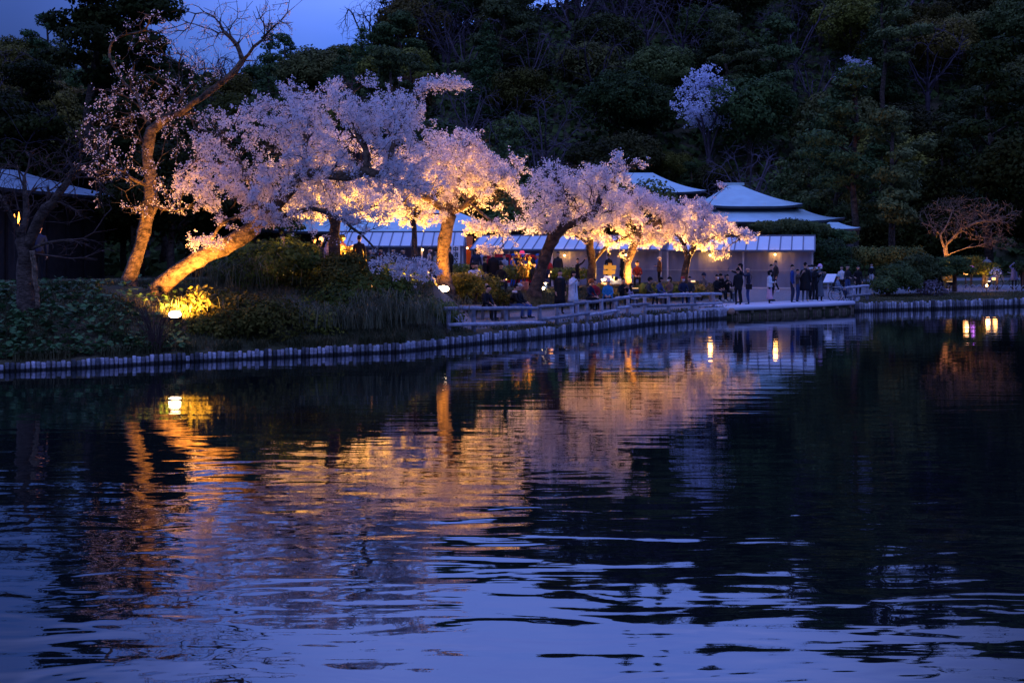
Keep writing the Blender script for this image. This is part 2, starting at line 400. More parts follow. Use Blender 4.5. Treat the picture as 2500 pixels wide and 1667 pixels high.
# ------------------------------------------------------------------ pond
wm = bpy.data.materials.new('pond_water'); wm.use_nodes = True
n, l = wm.node_tree.nodes, wm.node_tree.links
b = n['Principled BSDF']; b.inputs['Base Color'].default_value = (.004, .006, .007, 1)
b.inputs['Roughness'].default_value = .016; b.inputs['IOR'].default_value = 2.3
tc = n.new('ShaderNodeTexCoord')
def wnoise(sc, st, det, dist=0.0, rot=0.0):
    mp = n.new('ShaderNodeMapping'); mp.inputs['Scale'].default_value = (sc * st, sc, 1); mp.inputs['Rotation'].default_value = (0, 0, rot)
    l.new(tc.outputs['Object'], mp.inputs[0])
    z = n.new('ShaderNodeTexNoise'); z.inputs['Scale'].default_value = 1; z.inputs['Detail'].default_value = det; z.inputs['Distortion'].default_value = dist
    l.new(mp.outputs[0], z.inputs['Vector']); return z.outputs['Fac']
def mth(op, a, b2, c=None):
    q = n.new('ShaderNodeMath'); q.operation = op
    for i, v in enumerate((a, b2, c)):
        if v is None: continue
        if isinstance(v, (int, float)): q.inputs[i].default_value = v
        else: l.new(v, q.inputs[i])
    return q.outputs[0]
spx = n.new('ShaderNodeSeparateXYZ'); l.new(tc.outputs['Object'], spx.inputs[0])
mr = n.new('ShaderNodeMapRange'); mr.interpolation_type = 'SMOOTHSTEP'; l.new(spx.outputs['Y'], mr.inputs['Value'])
mr.inputs['From Min'].default_value = 9; mr.inputs['From Max'].default_value = 24; mr.inputs['To Min'].default_value = 1; mr.inputs['To Max'].default_value = 0
ml = n.new('ShaderNodeMapRange'); ml.interpolation_type = 'SMOOTHSTEP'; l.new(spx.outputs['X'], ml.inputs['Value'])
ml.inputs['From Min'].default_value = -3.5; ml.inputs['From Max'].default_value = 1.0; ml.inputs['To Min'].default_value = 1; ml.inputs['To Max'].default_value = .22
swell = mth('MULTIPLY', wnoise(1.55, .38, 1.5, .8, .06), mth('MULTIPLY', mr.outputs[0], .0175))
ring = mth('MULTIPLY', wnoise(1.5, .60, 2.0, .5, -.2), mth('MULTIPLY', mth('MULTIPLY', mr.outputs[0], ml.outputs[0]), .022))
patch = mth('MULTIPLY_ADD', wnoise(.12, .5, 2.0), 1.2, -.1)
rip = mth('MULTIPLY', wnoise(1.9, .10, 3.5, .15, .03), mth('MULTIPLY', patch, .0125))
tot = mth('ADD', mth('ADD', swell, ring), rip)
bp = n.new('ShaderNodeBump'); bp.inputs['Strength'].default_value = 1; bp.inputs['Distance'].default_value = 1.0
l.new(tot, bp.inputs['Height']); l.new(bp.outputs[0], b.inputs['Normal'])
tag(link('pond_water', mesh_np('pond_water', [(-260, -120, 0), (260, -120, 0), (260, 160, 0), (-260, 160, 0)], [(0, 1, 2, 3)]), wm), kind='structure')

# ------------------------------------------------------------------ stake revetment along the shore
def arc_points(u0, u1, step):
    uu = np.linspace(u0, u1, 4000); d = shore_d(uu); x = (uu - UH) / FPX * d
    s = np.concatenate([[0], np.cumsum(np.hypot(np.diff(x), np.diff(d)))])
    k = np.arange(0, s[-1], step)
    return np.interp(k, s, x), np.interp(k, s, d)
stake_meshes = []
for i in range(6):
    m_ = MB(); n_ = 8; rj = random.Random(i)
    r0 = .055
    m_.lathe([(r0, -.35), (r0 * 1.0, .0), (r0 * .98, .9), (r0 * .86, .975), (r0 * .55, 1.0)], n=n_)
    m_.v = [(x * (1 + .06 * rj.uniform(-1, 1)), y, z + .04 * x / r0 * rj.uniform(-1, 1)) for x, y, z in m_.v]
    stake_meshes.append(m_.mesh('stake', True))
    stake_meshes[-1].materials.append(M['stake'])
def revetment(u0, u1, step, label, cap=300):
    xs, ds = arc_points(u0, u1, step)
    c = len(xs) // 2
    root = empty('stake_revetment', (xs[c], ds[c], 0), 0, label, 'revetment')
    vv, ff, nb = [], [], 0
    rs = random.Random(int(u0))
    for i, (x, d) in enumerate(zip(xs, ds)):
        u = u_of(x, d); top = float(np.interp(u, [0, 1000, 1300, 1700, 2500], [.20, .25, .33, .38, .41])) * (1 + rs.uniform(-.13, .13))
        if i % 13 == 5: top *= .82
        loc = (x - xs[c] + rs.uniform(-.01, .01), d - ds[c] + rs.uniform(-.02, .02), 0)
        sc = (rs.uniform(.8, 1.12), rs.uniform(.9, 1.1), top)
        me = stake_meshes[rs.randrange(6)]
        if i < cap:
            link('stake', me, None, root, loc, (rs.uniform(-.03, .03), rs.uniform(-.04, .04), rs.uniform(0, 6)), sc)
        else:
            co = np.array([v.co[:] for v in me.vertices]) * np.array(sc) + np.array(loc)
            vv.append(co); ff += [[nb + k for k in p.vertices] for p in me.polygons if len(p.vertices) == 4]; nb += len(co)
            ff.append([nb - 8, nb - 7, nb - 6, nb - 5]); ff.append([nb - 8, nb - 5, nb - 4, nb - 3]); ff.append([nb - 8, nb - 3, nb - 2, nb - 1])
    if vv:
        tag(link('stake_row', mesh_np('stake_row', np.vstack(vv), ff, True), M['wood'], root), kind='stuff')
    return root
revetment(-60, 1772, .118, 'long row of weathered log stakes edging the pond from the left to the wooden deck')
revetment(2088, 2560, .138, 'short row of weathered log stakes edging the pond to the right of the wooden deck')

# ------------------------------------------------------------------ trees: skeletons, branches, leaves
def resample(pts, step):
    pts = np.array(pts, float); seg = np.linalg.norm(np.diff(pts, axis=0), axis=1); s = np.concatenate([[0], np.cumsum(seg)])
    k = max(2, int(s[-1] / step) + 1); q = np.linspace(0, s[-1], k)
    # smooth (Catmull-like) by resampling a cubic through numpy interpolation of a softened path
    out = np.stack([np.interp(q, s, pts[:, i]) for i in range(3)], 1)
    for _ in range(2):
        out[1:-1] = .25 * out[:-2] + .5 * out[1:-1] + .25 * out[2:]
    return out

def skeleton(limbs, targets, rng, step=.28, wig=.05, back=1.6, up=.25):
    """Main limbs (lists of points, base first) plus twigs grown to every target point."""
    pos, par, lvl = [], [], []
    for li, lb in enumerate(limbs):
        q = resample(lb, step)
        if li == 0: prev = -1
        else:
            A = np.array(pos); prev = int(np.argmin(((A - q[0]) ** 2).sum(1)))
        for k, p in enumerate(q):
            if li > 0 and k == 0: continue
            pos.append(p + rng.normal(0, wig * .4, 3)); par.append(prev); lvl.append(0); prev = len(pos) - 1
    if len(targets):
        targets = np.array(targets)
        cap = len(pos) + len(targets) * 14 + 50
        A = np.zeros((cap, 3)); A[:len(pos)] = pos; nn = len(pos)
        Dn = np.zeros((cap, 3))                                       # growth direction at each node
        for i in range(nn):
            if par[i] >= 0:
                v = A[i] - A[par[i]]; Dn[i] = v / (np.linalg.norm(v) + 1e-9)
        first = min(8, nn // 4)
        d0 = np.array([((A[first:nn] - t) ** 2).sum(1).min() for t in targets])
        for ti in np.argsort(d0):
            t = targets[ti]
            v = t - A[first:nn]; dist = np.sqrt((v ** 2).sum(1)) + 1e-9
            cosb = (v * Dn[first:nn]).sum(1) / dist
            c = dist * (1 + back * np.clip(.35 - cosb, 0, 2))
            j = int(np.argmin(c)) + first
            p0 = A[j]; L = dist[j - first]
            if L < .05: continue
            k = int(min(12, max(1, round(L / step))))
            side = rng.normal(0, 1, 3); side[2] *= .5; side /= np.linalg.norm(side)
            prev = j
            for q in range(1, k + 1):
                f = q / k
                p = p0 * (1 - f) + t * f + math.sin(f * math.pi) * (side * L * .10 + np.array([0, 0, up * L * .25]) + Dn[j] * L * .08) + rng.normal(0, wig * .35, 3) * (q < k)
                A[nn] = p; dv = p - A[prev]; Dn[nn] = dv / (np.linalg.norm(dv) + 1e-9)
                par.append(prev); lvl.append(1); prev = nn; nn += 1
        pos = A[:nn]
    pos = np.array(pos); par = np.array(par)
    kid = np.bincount(par[par >= 0], minlength=len(pos)); inner = (par >= 0) & (kid > 0); inner[:3] = False
    for _ in range(3):                                                # relax the kinks
        s_ = np.zeros_like(pos); np.add.at(s_, par[par >= 0], pos[par >= 0])
        m_ = s_[inner] / kid[inner][:, None]; q_ = pos.copy()
        q_[inner] = .5 * pos[inner] + .25 * pos[par[inner]] + .25 * m_; pos = q_
    n = len(pos); rad = np.zeros(n); ch = np.bincount(par[par >= 0], minlength=n)
    rad[ch == 0] = 1
    for i in range(n - 1, 0, -1):                                      # children always come after their parent
        if par[i] >= 0: rad[par[i]] += rad[i]
    return pos, par, np.sqrt(np.maximum(rad, 1)), ch

def grow_mesh(pos, par, rad, thick=.035):
    """Returns two meshes: thick limbs as continuous tubes, thin twigs as three-sided ones."""
    n = len(pos); kids = [[] for _ in range(n)]
    for i in range(n):
        if par[i] >= 0: kids[par[i]].append(i)
    mb = MB(); rr = random.Random(3)
    start = [i for i in range(n) if par[i] < 0]
    while start:
        i = start.pop(); chain = ([par[i]] if par[i] >= 0 else []) + [i]
        while True:
            k = [c for c in kids[chain[-1]] if rad[c] >= thick]
            if not k: break
            k.sort(key=lambda c: -rad[c])
            start += k[1:]; chain.append(k[0])
        if rad[i] < thick or len(chain) < 2: continue
        rs = [rad[c] for c in chain]
        if par[i] >= 0: rs[0] = rs[1]
        if par[i] < 0: rs[0] *= 1.7; rs[1:3] = [r * k for r, k in zip(rs[1:3], (1.45, 1.2))]
        rs = [r * (1 + rr.uniform(-.10, .12)) for r in rs]
        mb.tube([pos[c] for c in chain], rs, 9 if max(rs) > .09 else 6)
    tr = mb.mesh('trunk', True)
    e = np.array([i for i in range(n) if par[i] >= 0 and rad[i] < thick])
    tw = None
    if len(e):
        a, b = pos[par[e]], pos[e]; ra = np.minimum(rad[par[e]], thick)[:, None]; rb = rad[e][:, None]
        t = b - a; t /= np.linalg.norm(t, axis=1)[:, None] + 1e-9
        h = np.where(np.abs(t[:, 2:3]) < .8, np.array([[0, 0, 1.]]), np.array([[1., 0, 0]]))
        s = np.cross(t, h); s /= np.linalg.norm(s, axis=1)[:, None]; w = np.cross(t, s)
        V = []
        for c, r in ((a, ra), (b, rb)):
            for k in range(3):
                an = k * 2.0944; V.append(c + (s * math.cos(an) + w * math.sin(an)) * r)
        V = np.stack(V, 1).reshape(-1, 3); o = np.arange(len(e)) * 6
        F = np.concatenate([np.stack([o + k, o + (k + 1) % 3, o + 3 + (k + 1) % 3, o + 3 + k], 1) for k in range(3)])
        tw = mesh_np('twigs', V, F)
    return tr, tw

def petals(pts, size, per, spread, rng, normal=None, flat=0.0, elong=1.0):
    """per small quads scattered round every point."""
    pts = np.repeat(np.asarray(pts, float), per, 0); n = len(pts)
    c = pts + rng.normal(0, spread, (n, 3)) * np.array([1, 1, 1 - flat])
    nrm = rng.normal(0, 1, (n, 3))
    if normal is not None: nrm = nrm * .55 + np.repeat(normal, per, 0) * 1.1
    nrm /= np.linalg.norm(nrm, axis=1)[:, None]
    r = rng.normal(0, 1, (n, 3)); a = np.cross(nrm, r); a /= np.linalg.norm(a, axis=1)[:, None]; b = np.cross(nrm, a)
    s = (size * rng.uniform(.65, 1.3, n))[:, None] * .5
    k = rng.uniform(-.25, .25, (n, 1)) * s
    V = np.stack([c - a * s * elong - b * s, c + a * s * elong - b * s * .7 + nrm * k, c + a * s * elong * .8 + b * s, c - a * s * elong + b * s * .8 - nrm * k], 1).reshape(-1, 3)
    o = np.arange(n) * 4
    return V, np.stack([o, o + 1, o + 2, o + 3], 1)

def in_ellipsoids(ells, n, rng, shell=0.0):
    """ells: (u, y, ru, ry, d, dr) in photograph pixels and metres of depth -> n points inside them."""
    vol = np.array([e[2] * e[3] for e in ells], float) * (np.array([e[6] if len(e) > 6 else 1.0 for e in ells])); vol /= vol.sum()
    out = []
    for e, k in zip(ells, rng.multinomial(n, vol)):
        v = rng.normal(0, 1, (k, 3)); v /= np.linalg.norm(v, axis=1)[:, None]
        r = rng.uniform(shell, 1, (k, 1)) ** .42
        v = v * r
        for a in v: out.append(P(e[0] + a[0] * e[2], e[1] + a[1] * e[3], e[4] + a[2] * e[5]))
    return out

def cherry(name, label, limbs, ells, ntar, base_r, seed, per=5, psize=.062, dens=1.0, tw=1, trunk_mat='bark', spread=.05, group=None, cat='cherry tree', bl_low=0.0, rmin=.007, twm_='twig'):
    rng = np.random.default_rng(seed)
    L = [[P(*p) for p in lb] for lb in limbs]
    g = L[0][0].copy(); L[0] = [g - np.array([0, 0, .35])] + L[0]
    tg = in_ellipsoids(ells, ntar, rng)
    pos, par, w, ch = skeleton(L, tg, rng)
    rad = np.maximum(base_r * (w / w[0]) ** 1.12, rmin)
    root = empty(name, g, 0, label, cat, group)
    o = Vector(g)
    pos = pos - np.array(o)
    tr, twm = grow_mesh(pos, par, rad)
    link('trunk', tr, M[trunk_mat], root)
    if twm: tag(link('twigs', twm, M[twm_], root), kind='stuff')
    thin = np.where((rad < .030) & (par >= 0))[0]
    c = []
    for rep in range(int(math.ceil(dens * 3))):
        f = rng.uniform(0, 1, (len(thin), 1)); c.append(pos[par[thin]] * (1 - f) + pos[thin] * f + rng.normal(0, .042, (len(thin), 3)))
    tips = np.where(ch == 0)[0]
    for rep in range(int(2 * dens)): c.append(pos[tips] + rng.normal(0, .07, (len(tips), 3)))
    c = np.vstack(c); keep = rng.uniform(0, 1, len(c)) < dens / math.ceil(dens)
    # blossom grows in sprays with bare gaps between them
    ph = rng.uniform(0, 6, 6)
    nz = np.sin(c[:, 0] * 2.1 + ph[0] + np.sin(c[:, 2] * 2.7 + ph[1])) + np.sin(c[:, 2] * 3.1 + ph[2] + np.sin(c[:, 1] * 1.9 + ph[3])) + np.sin(c[:, 0] * 5.2 + c[:, 2] * 4.1 + ph[4])
    nz = nz + .9 * np.sin(c[:, 0] * 8.3 + ph[5] + np.sin(c[:, 1] * 6)) * np.sin(c[:, 2] * 9.7 + ph[1])
    keep &= nz > -.85 + rng.normal(0, .3, len(c))
    c = c[keep]
    if len(c):
        V, F = petals(c, psize, per, spread, rng)
        link('blossoms', mesh_np('blossoms', V, F), M['blossom'], root)
    print(name, label[:30], 'nodes', len(pos), 'clusters', len(c))
    return root

# ---- the far and middle-distance trees: prototypes about 1 unit wide per metre, copied
def clump_crown(clumps, leaves, size, rng, elong=1.3, up=.35):
    """clumps: (x, y, z, rx, ry, rz); leaves per unit area of clump."""
    P_, N_ = [], []
    for x, y, z, rx, ry, rz in clumps:
        k = int(leaves * (rx * ry + rx * rz + ry * rz))
        v = rng.normal(0, 1, (k, 3)); v /= np.linalg.norm(v, axis=1)[:, None]
        lump = 1 + .16 * np.sin(v[:, 0:1] * 5 + x * 3) * np.sin(v[:, 2:3] * 6 + z * 2) + rng.normal(0, .07, (k, 1))
        P_.append(v * lump * rng.uniform(.78, 1, (k, 1)) * np.array([rx, ry, rz]) + np.array([x, y, z])); N_.append(v + np.array([0, 0, up]))
    P_ = np.vstack(P_); N_ = np.vstack(N_)
    V, F = petals(P_, size, 1, .03, rng, N_, elong=elong)
    return mesh_np('crown', V, F)

def trunk_mesh(pts, r0, r1, extra=()):
    mb = MB(); n = len(pts)
    mb.tube(pts, [r0 + (r1 - r0) * i / (n - 1) for i in range(n)], 7)
    for a, b, r in extra: mb.tube([a, ((Vector(a) + Vector(b)) / 2 + Vector((0, 0, .15))), b], [r, r * .7, r * .35], 5)
    return mb.mesh('trunk', True)

PROTO = {}
def proto_round(key, seed, h=9.0, w=4.2, nclump=24, tex=95, leaf=.155):
    rng = np.random.default_rng(seed); cl = []
    for i in range(nclump):
        v = rng.normal(0, 1, 3); v /= np.linalg.norm(v); v[2] = abs(v[2]) * .9 - .12
        r = rng.uniform(.6, .95) ** .5
        s = rng.uniform(.8, 1.5)
        cl.append((v[0] * w * r * .75, v[1] * w * r * .75, h * .50 + v[2] * h * .42 * r, s * 1.25, s * 1.25, s * .85))
    cl.append((0, 0, h * .55, w * .6, w * .6, h * .28))
    ex = [((0, 0, h * .3), (c[0] * .8, c[1] * .8, c[2] - .3), .12) for c in cl[:7]]
    PROTO[key] = [('trunk', trunk_mesh([(0, 0, -1), (.1, 0, h * .2), (0, .1, h * .45), (0, 0, h * .75)], .28, .08, ex), 'bark'), ('crown', clump_crown(cl, tex, leaf, rng), 'leaf')]
def proto_cone(key, seed, h=13.0, w=3.2, m_='pine'):
    rng = np.random.default_rng(seed); cl = []
    z = 1.8
    while z < h * .97:
        f = 1 - (z / h) ** 1.15; k = max(2, int(7 * f + 2)); a0 = rng.uniform(0, 6)
        for i in range(k):
            a = a0 + i * 6.283 / k + rng.uniform(-.3, .3); r = w * f * rng.uniform(.55, .95)
            s = .5 + .75 * f
            cl.append((math.cos(a) * r, math.sin(a) * r, z + rng.uniform(-.3, .3), s * 1.1, s * 1.1, s * .55))
        z += .95
    cl.append((0, 0, h * .95, .3, .3, .9))
    PROTO[key] = [('trunk', trunk_mesh([(0, 0, -1), (0, 0, h * .4), (.05, 0, h * .95)], .26, .04), 'bark'), ('crown', clump_crown(cl, 85, .15, rng), m_)]
def proto_pads(key, seed, h=10.0, w=4.0, n=15, lean=.8, m_='pine', leaf=.13, dens=105, bare=.35):
    """Pine with flat cloud-like pads of needles on a crooked trunk."""
    rng = np.random.default_rng(seed); cl = []; ex = []
    tp = [(0, 0, -1), (lean * .4, .1, h * .25), (-lean * .3, 0, h * .5), (lean * .5, .1, h * .75), (lean * .2, 0, h * .93)]
    tpa = np.array(tp)
    for i in range(n):
        f = bare + (1 - bare) * (i + .5) / n; z = h * f
        c = np.array([np.interp(z, tpa[:, 2], tpa[:, 0]), np.interp(z, tpa[:, 2], tpa[:, 1])])
        a = rng.uniform(0, 6.28) if i % 2 else rng.choice([0, math.pi]) + rng.uniform(-.6, .6); r = w * (1.05 - f) ** .55 * rng.uniform(.35, 1)
        if i >= n - 2: r *= .3
        s = rng.uniform(.75, 1.25) * w / 4
        p = (c[0] + math.cos(a) * r, c[1] + math.sin(a) * r, z)
        cl.append((*p, s * 1.15, s * 1.05, s * .34)); cl.append((p[0] + rng.uniform(-.8, .8), p[1] + rng.uniform(-.7, .7), z + .16, s * .9, s * .8, s * .38))
        ex.append(((c[0], c[1], z - .5 - r * .12), (p[0], p[1], p[2] - .1), .085 * w / 4))
    PROTO[key] = [('trunk', trunk_mesh(tp, .25 * w / 4, .08, ex), 'bark'), ('crown', clump_crown(cl, dens, leaf, rng, 1.8), m_)]
def proto_bare(key, seed, h=9.0, w=4.2, ntar=420, fl=None, nmain=6):
    rng = np.random.default_rng(seed)
    limbs = [[np.array([0, 0, -1.]), np.array([.1, 0, h * .2]), np.array([0, .1, h * .45])]]
    for i in range(nmain):
        a = i * 6.283 / nmain + rng.uniform(-.4, .4); r = w * rng.uniform(.4, .75)
        limbs.append([np.array([0, 0, h * rng.uniform(.15, .4)]), np.array([math.cos(a) * r * .45, math.sin(a) * r * .45, h * .5]), np.array([math.cos(a) * r, math.sin(a) * r, h * rng.uniform(.7, .9)])])
    tg = []
    for i in range(ntar):
        v = rng.normal(0, 1, 3); v /= np.linalg.norm(v); q = rng.uniform(.35, 1) ** .4
        q *= 1 - .45 * (fl is not None) * abs(math.sin(2.2 * math.atan2(v[0], v[2]) + .8)); tg.append(np.array([v[0] * w * q, v[1] * w * q, h * .66 + v[2] * h * .34 * q]))
    pos, par, wt, ch = skeleton(limbs, tg, rng, step=.5, wig=.12)
    rad = np.maximum(.24 * (wt / wt[0]) ** 1.15, .011)
    tr, tw = grow_mesh(pos, par, rad, .05)
    parts = [('trunk', tr, 'bare'), ('twigs', tw, 'bare')]
    if fl:
        thin = np.where(rad < .03)[0]; c = np.vstack([pos[thin] + rng.normal(0, .16, (len(thin), 3)) for _ in range(fl)]); c = c[np.sin(c[:, 0] * 1.7) + np.sin(c[:, 2] * 2.1 + c[:, 1]) > -.5]
        V, F = petals(c, .13, 3, .10, rng); parts.append(('blossoms', mesh_np('blossoms', V, F), 'white_flower'))
    PROTO[key] = parts
    return PROTO[key]

for i in range(5): proto_round('round%d' % i, 20 + i, h=[8, 9, 10, 7.5, 9][i], w=[4, 4.5, 4, 3.8, 5][i])
proto_pads('nearpine', 45, 12.5, 4.6, 17, .6, leaf=.095, dens=210)
proto_pads('nearpine2', 46, 11.5, 4.4, 15, -.8, leaf=.095, dens=210)
proto_round('neartree', 29, 9, 4.4, 22, 130, .13)
proto_cone('cone0', 31, 13, 3.2); proto_cone('cone1', 32, 11, 3.0)
proto_pads('pads0', 41, 11, 4.2, 11); proto_pads('pads1', 42, 9.5, 4.6, 14, -1.0); proto_pads('pads2', 43, 13, 4.2, 12, .5, bare=.45)
proto_bare('bare0', 51); proto_bare('bare1', 52, 10, 4.6, 460); proto_bare('bare2', 53, 8, 4.4, 420)
proto_bare('flower0', 55, 11, 3.6, 520, fl=5)

def place_tree(key, u, d, s, label, group=None, crown_mat=None, rz=None, sz=None, sink=0, name=None, cat='tree', z=None, sx=None):
    g = ground(u, d)
    if z is not None: g[2] = z
    nm = name or {'round': 'evergreen_tree', 'cone0': 'conifer_tree', 'cone1': 'conifer_tree'}.get(key, {'rou': 'evergreen_tree', 'con': 'conifer_tree', 'pad': 'pine_tree', 'nea': 'dark_tree', 'bar': 'bare_tree', 'flo': 'blossoming_tree'}.get(key[:3], 'tree'))
    root = empty(nm, (g[0], g[1], g[2] - sink), RNG.uniform(0, 6.28) if rz is None else rz, label, cat, group)
    root.scale = (s * (sx or 1), s * (sx or 1), sz or s)
    for part, me, m_ in PROTO[key]:
        q = link(part, me, M[crown_mat] if (crown_mat and part in ('crown',)) else M[m_], root)
        if part == 'twigs': q['kind'] = 'stuff'
    return root

# ------------------------------------------------------------------ wooded hillside
kinds = [('round0', .15), ('round1', .15), ('round2', .10), ('round3', .10), ('round4', .11), ('bare0', .06), ('bare1', .07), ('bare2', .05), ('pads0', .05), ('pads1', .04), ('pads2', .04), ('cone0', .04), ('cone1', .04)]
kn = [k for k, _ in kinds]; kp = np.array([p for _, p in kinds]); kp /= kp.sum()
LAB = {'rou': ('round dark evergreen', 'evergreen trees of the wooded hillside'), 'nea': ('', ''),
       'bar': ('bare purplish-grey twiggy tree', 'bare trees of the wooded hillside'),
       'pad': ('dark pine with layered pads', 'pines of the wooded hillside'),
       'con': ('dark pointed conifer', 'pointed conifers of the wooded hillside')}
d_ = 95.0; cnt = 0
while d_ < 166:
    step_u = 6.6 / d_ * FPX
    u_ = -160 + RNG.uniform(0, step_u)
    while u_ < 2680:
        uu, dd = u_ + RNG.uniform(-.3, .3) * step_u, d_ + RNG.uniform(-2.2, 2.2)
        if 1330 < uu < 1780 and dd < 106: u_ += step_u; continue
        near_bare = (900 < uu < 1700 and 112 < dd < 150) or (1900 < uu < 2300 and 125 < dd)
        p = kp.copy()
        if near_bare: p[5:8] *= 5; p /= p.sum()
        k = kn[RNG.choice(len(kn), p=p)]
        s = RNG.uniform(.8, 1.2)
        if 1540 < uu < 1790 and dd < 115: s *= .5
        warm = k[:3] == 'rou' and (RNG.uniform() < (.75 if uu < 1050 else .22))
        lb, gp = LAB[k[:3]]
        if warm: lb, gp = 'round olive-brown evergreen', 'olive-brown trees of the wooded hillside'
        lb += ' ' + ('at the hill foot' if dd < 108 else 'low on the hillside' if dd < 122 else 'halfway up' if dd < 140 else 'near the hilltop')
        lb += ' ' + ['behind the far-left grove', 'above the largest cherry on its left', 'above the largest cherry on its right', 'above the floodlit orange trunk', 'above the middle roof', 'above the peaked roof', 'above the rounded pines', 'above the lit bare tree'][int(np.searchsorted([430, 760, 1030, 1300, 1620, 1950, 2230], uu))]
        place_tree(k, uu, dd, s, lb, gp, 'leaf_warm' if warm else None, cat='tree')
        cnt += 1
        u_ += step_u
    d_ += 5.6
print('hill trees', cnt)

_rng = np.random.default_rng(77); _p = []
for _i in range(26000):
    _u = _rng.uniform(-300, 2800); _d = 90 + 80 * _rng.uniform() ** .8
    _g = ground(_u, _d); _g[2] += _rng.uniform(0, .9) ** 2; _p.append(_g)
V_, F_ = petals(np.array(_p), .5, 2, .35, _rng, np.tile(np.array([[0, -.5, .6]]), (len(_p), 1)), elong=1.4)
tag(link('undergrowth', mesh_np('undergrowth', V_, F_), M['leaf']), 'dark undergrowth covering the slope between the hillside trees', 'undergrowth', None, 'stuff')

# ------------------------------------------------------------------ cherry trees in bloom
CG = 'cherry trees in bloom on the bank'
cherry('cherry_tree', 'tall sparsely flowering cherry tree with upright orange-lit trunk at the left',
  [[(312, 697, 36), (328, 645, 36), (345, 590, 36), (359, 545, 36), (367, 500, 36), (370, 455, 36), (364, 409, 36), (361, 340, 36), (368, 300, 36), (409, 286, 35.8), (477, 259, 35.6), (545, 204, 35.3), (596, 146, 35), (630, 105, 34.8), (667, 68, 34.6), (698, 37, 34.5), (742, -5, 34.3)],
   [(369, 455, 36), (340, 456, 35.6), (306, 415, 35.3), (266, 405, 35), (225, 420, 34.8)],
   [(378, 420, 36), (402, 345, 36.3), (409, 290, 36.5)],
   [(364, 300, 36), (324, 221, 36.5), (286, 184, 36.8), (262, 153, 37), (259, 102, 37), (290, 82, 37), (334, 58, 37), (354, 25, 37)],
   [(596, 146, 35), (560, 90, 35.3), (520, 40, 35.6), (470, 0, 36)],
   [(698, 37, 34.5), (703, 10, 34.5), (715, -30, 34.5)],
   [(365, 540, 36), (330, 500, 35), (290, 508, 34.7)],
   [(369, 500, 36), (430, 520, 34.9), (480, 500, 34.5)],
   [(409, 286, 35.8), (450, 240, 36), (470, 180, 36.2)]],
  [(410, 170, 150, 90, 36, 1.8), (350, 250, 150, 85, 36, 1.8), (290, 310, 120, 75, 35.6, 1.6), (600, 50, 120, 70, 35.2, 1.2), (320, 420, 130, 60, 35.4, 1.4), (680, 40, 60, 60, 34.8, .8),
   (530, 130, 110, 70, 35.4, 1.4), (360, 508, 120, 32, 35, .9), (480, 320, 110, 70, 35.5, 1.2), (400, 80, 150, 60, 36, 1.4), (230, 390, 80, 70, 35, 1.0), (430, 480, 90, 50, 34.8, .8)],
  1250, .20, 101, trunk_mat='bark_lit', per=6, psize=.036, dens=.36, twm_='bark', group=CG)

cherry('cherry_tree', 'largest flowering cherry tree whose thick orange-lit trunk leans low to the right over the bushes',
  [[(385, 700, 35.4), (420, 672, 35.2), (465, 640, 35), (520, 618, 34.8), (575, 590, 34.6), (625, 560, 34.5)],
   [(625, 560, 34.5), (660, 515, 34.3), (700, 470, 34.2), (730, 435, 34), (760, 417, 34), (813, 430, 34), (860, 424, 34), (947, 428, 34), (1000, 452, 34.2), (1060, 480, 34.4), (1110, 530, 34.5)],
   [(600, 575, 34.5), (650, 545, 34.2), (700, 522, 34), (750, 505, 33.8), (789, 507, 33.6), (844, 530, 33.5), (873, 570, 33.4), (910, 605, 33.3), (960, 628, 33.2), (1000, 640, 33.1), (1040, 625, 33)],
   [(960, 628, 33.2), (985, 680, 33.1), (1040, 715, 33), (1080, 740, 32.9)],
   [(630, 555, 34.5), (640, 500, 34.8), (620, 450, 35), (590, 400, 35.2), (550, 360, 35.4), (500, 345, 35.5)],
   [(600, 420, 35), (540, 390, 34.8), (480, 385, 34.6), (430, 400, 34.5)],
   [(748, 416, 34), (747, 340, 34.3), (735, 290, 34.6), (710, 250, 34.8)],
   [(900, 425, 34), (900, 383, 34.2), (867, 320, 34.6), (855, 270, 34.9), (860, 220, 35)],
   [(947, 428, 34), (955, 360, 34.5), (975, 310, 34.8), (990, 260, 35), (1050, 215, 35), (1110, 210, 35), (1175, 222, 35)],
   [(500, 630, 34.8), (520, 560, 34.2), (560, 530, 34), (620, 500, 33.8)]],
  [(600, 350, 150, 110, 35, 1.6), (760, 300, 190, 115, 34.8, 1.9), (900, 250, 160, 70, 35, 1.6), (960, 340, 130, 110, 34.6, 1.6), (550, 455, 140, 72, 34.4, 1.4, 1.5), (760, 360, 170, 100, 34.2, 1.4, .6), (700, 470, 140, 70, 34, 1.4),
   (840, 400, 170, 70, 34.2, 1.5), (1090, 205, 85, 26, 35, .6, 1.6), (640, 540, 110, 32, 33.8, .9), (850, 540, 120, 48, 33.6, 1.0), (1000, 440, 110, 50, 34.2, 1.2), (990, 660, 110, 34, 33.1, .5, .8), (500, 590, 60, 22, 34, .6), (860, 190, 70, 26, 35, .6, 1.2)],
  2500, .25, 102, trunk_mat='bark_lit', per=7, psize=.036, spread=.036, dens=1.7, group=CG)

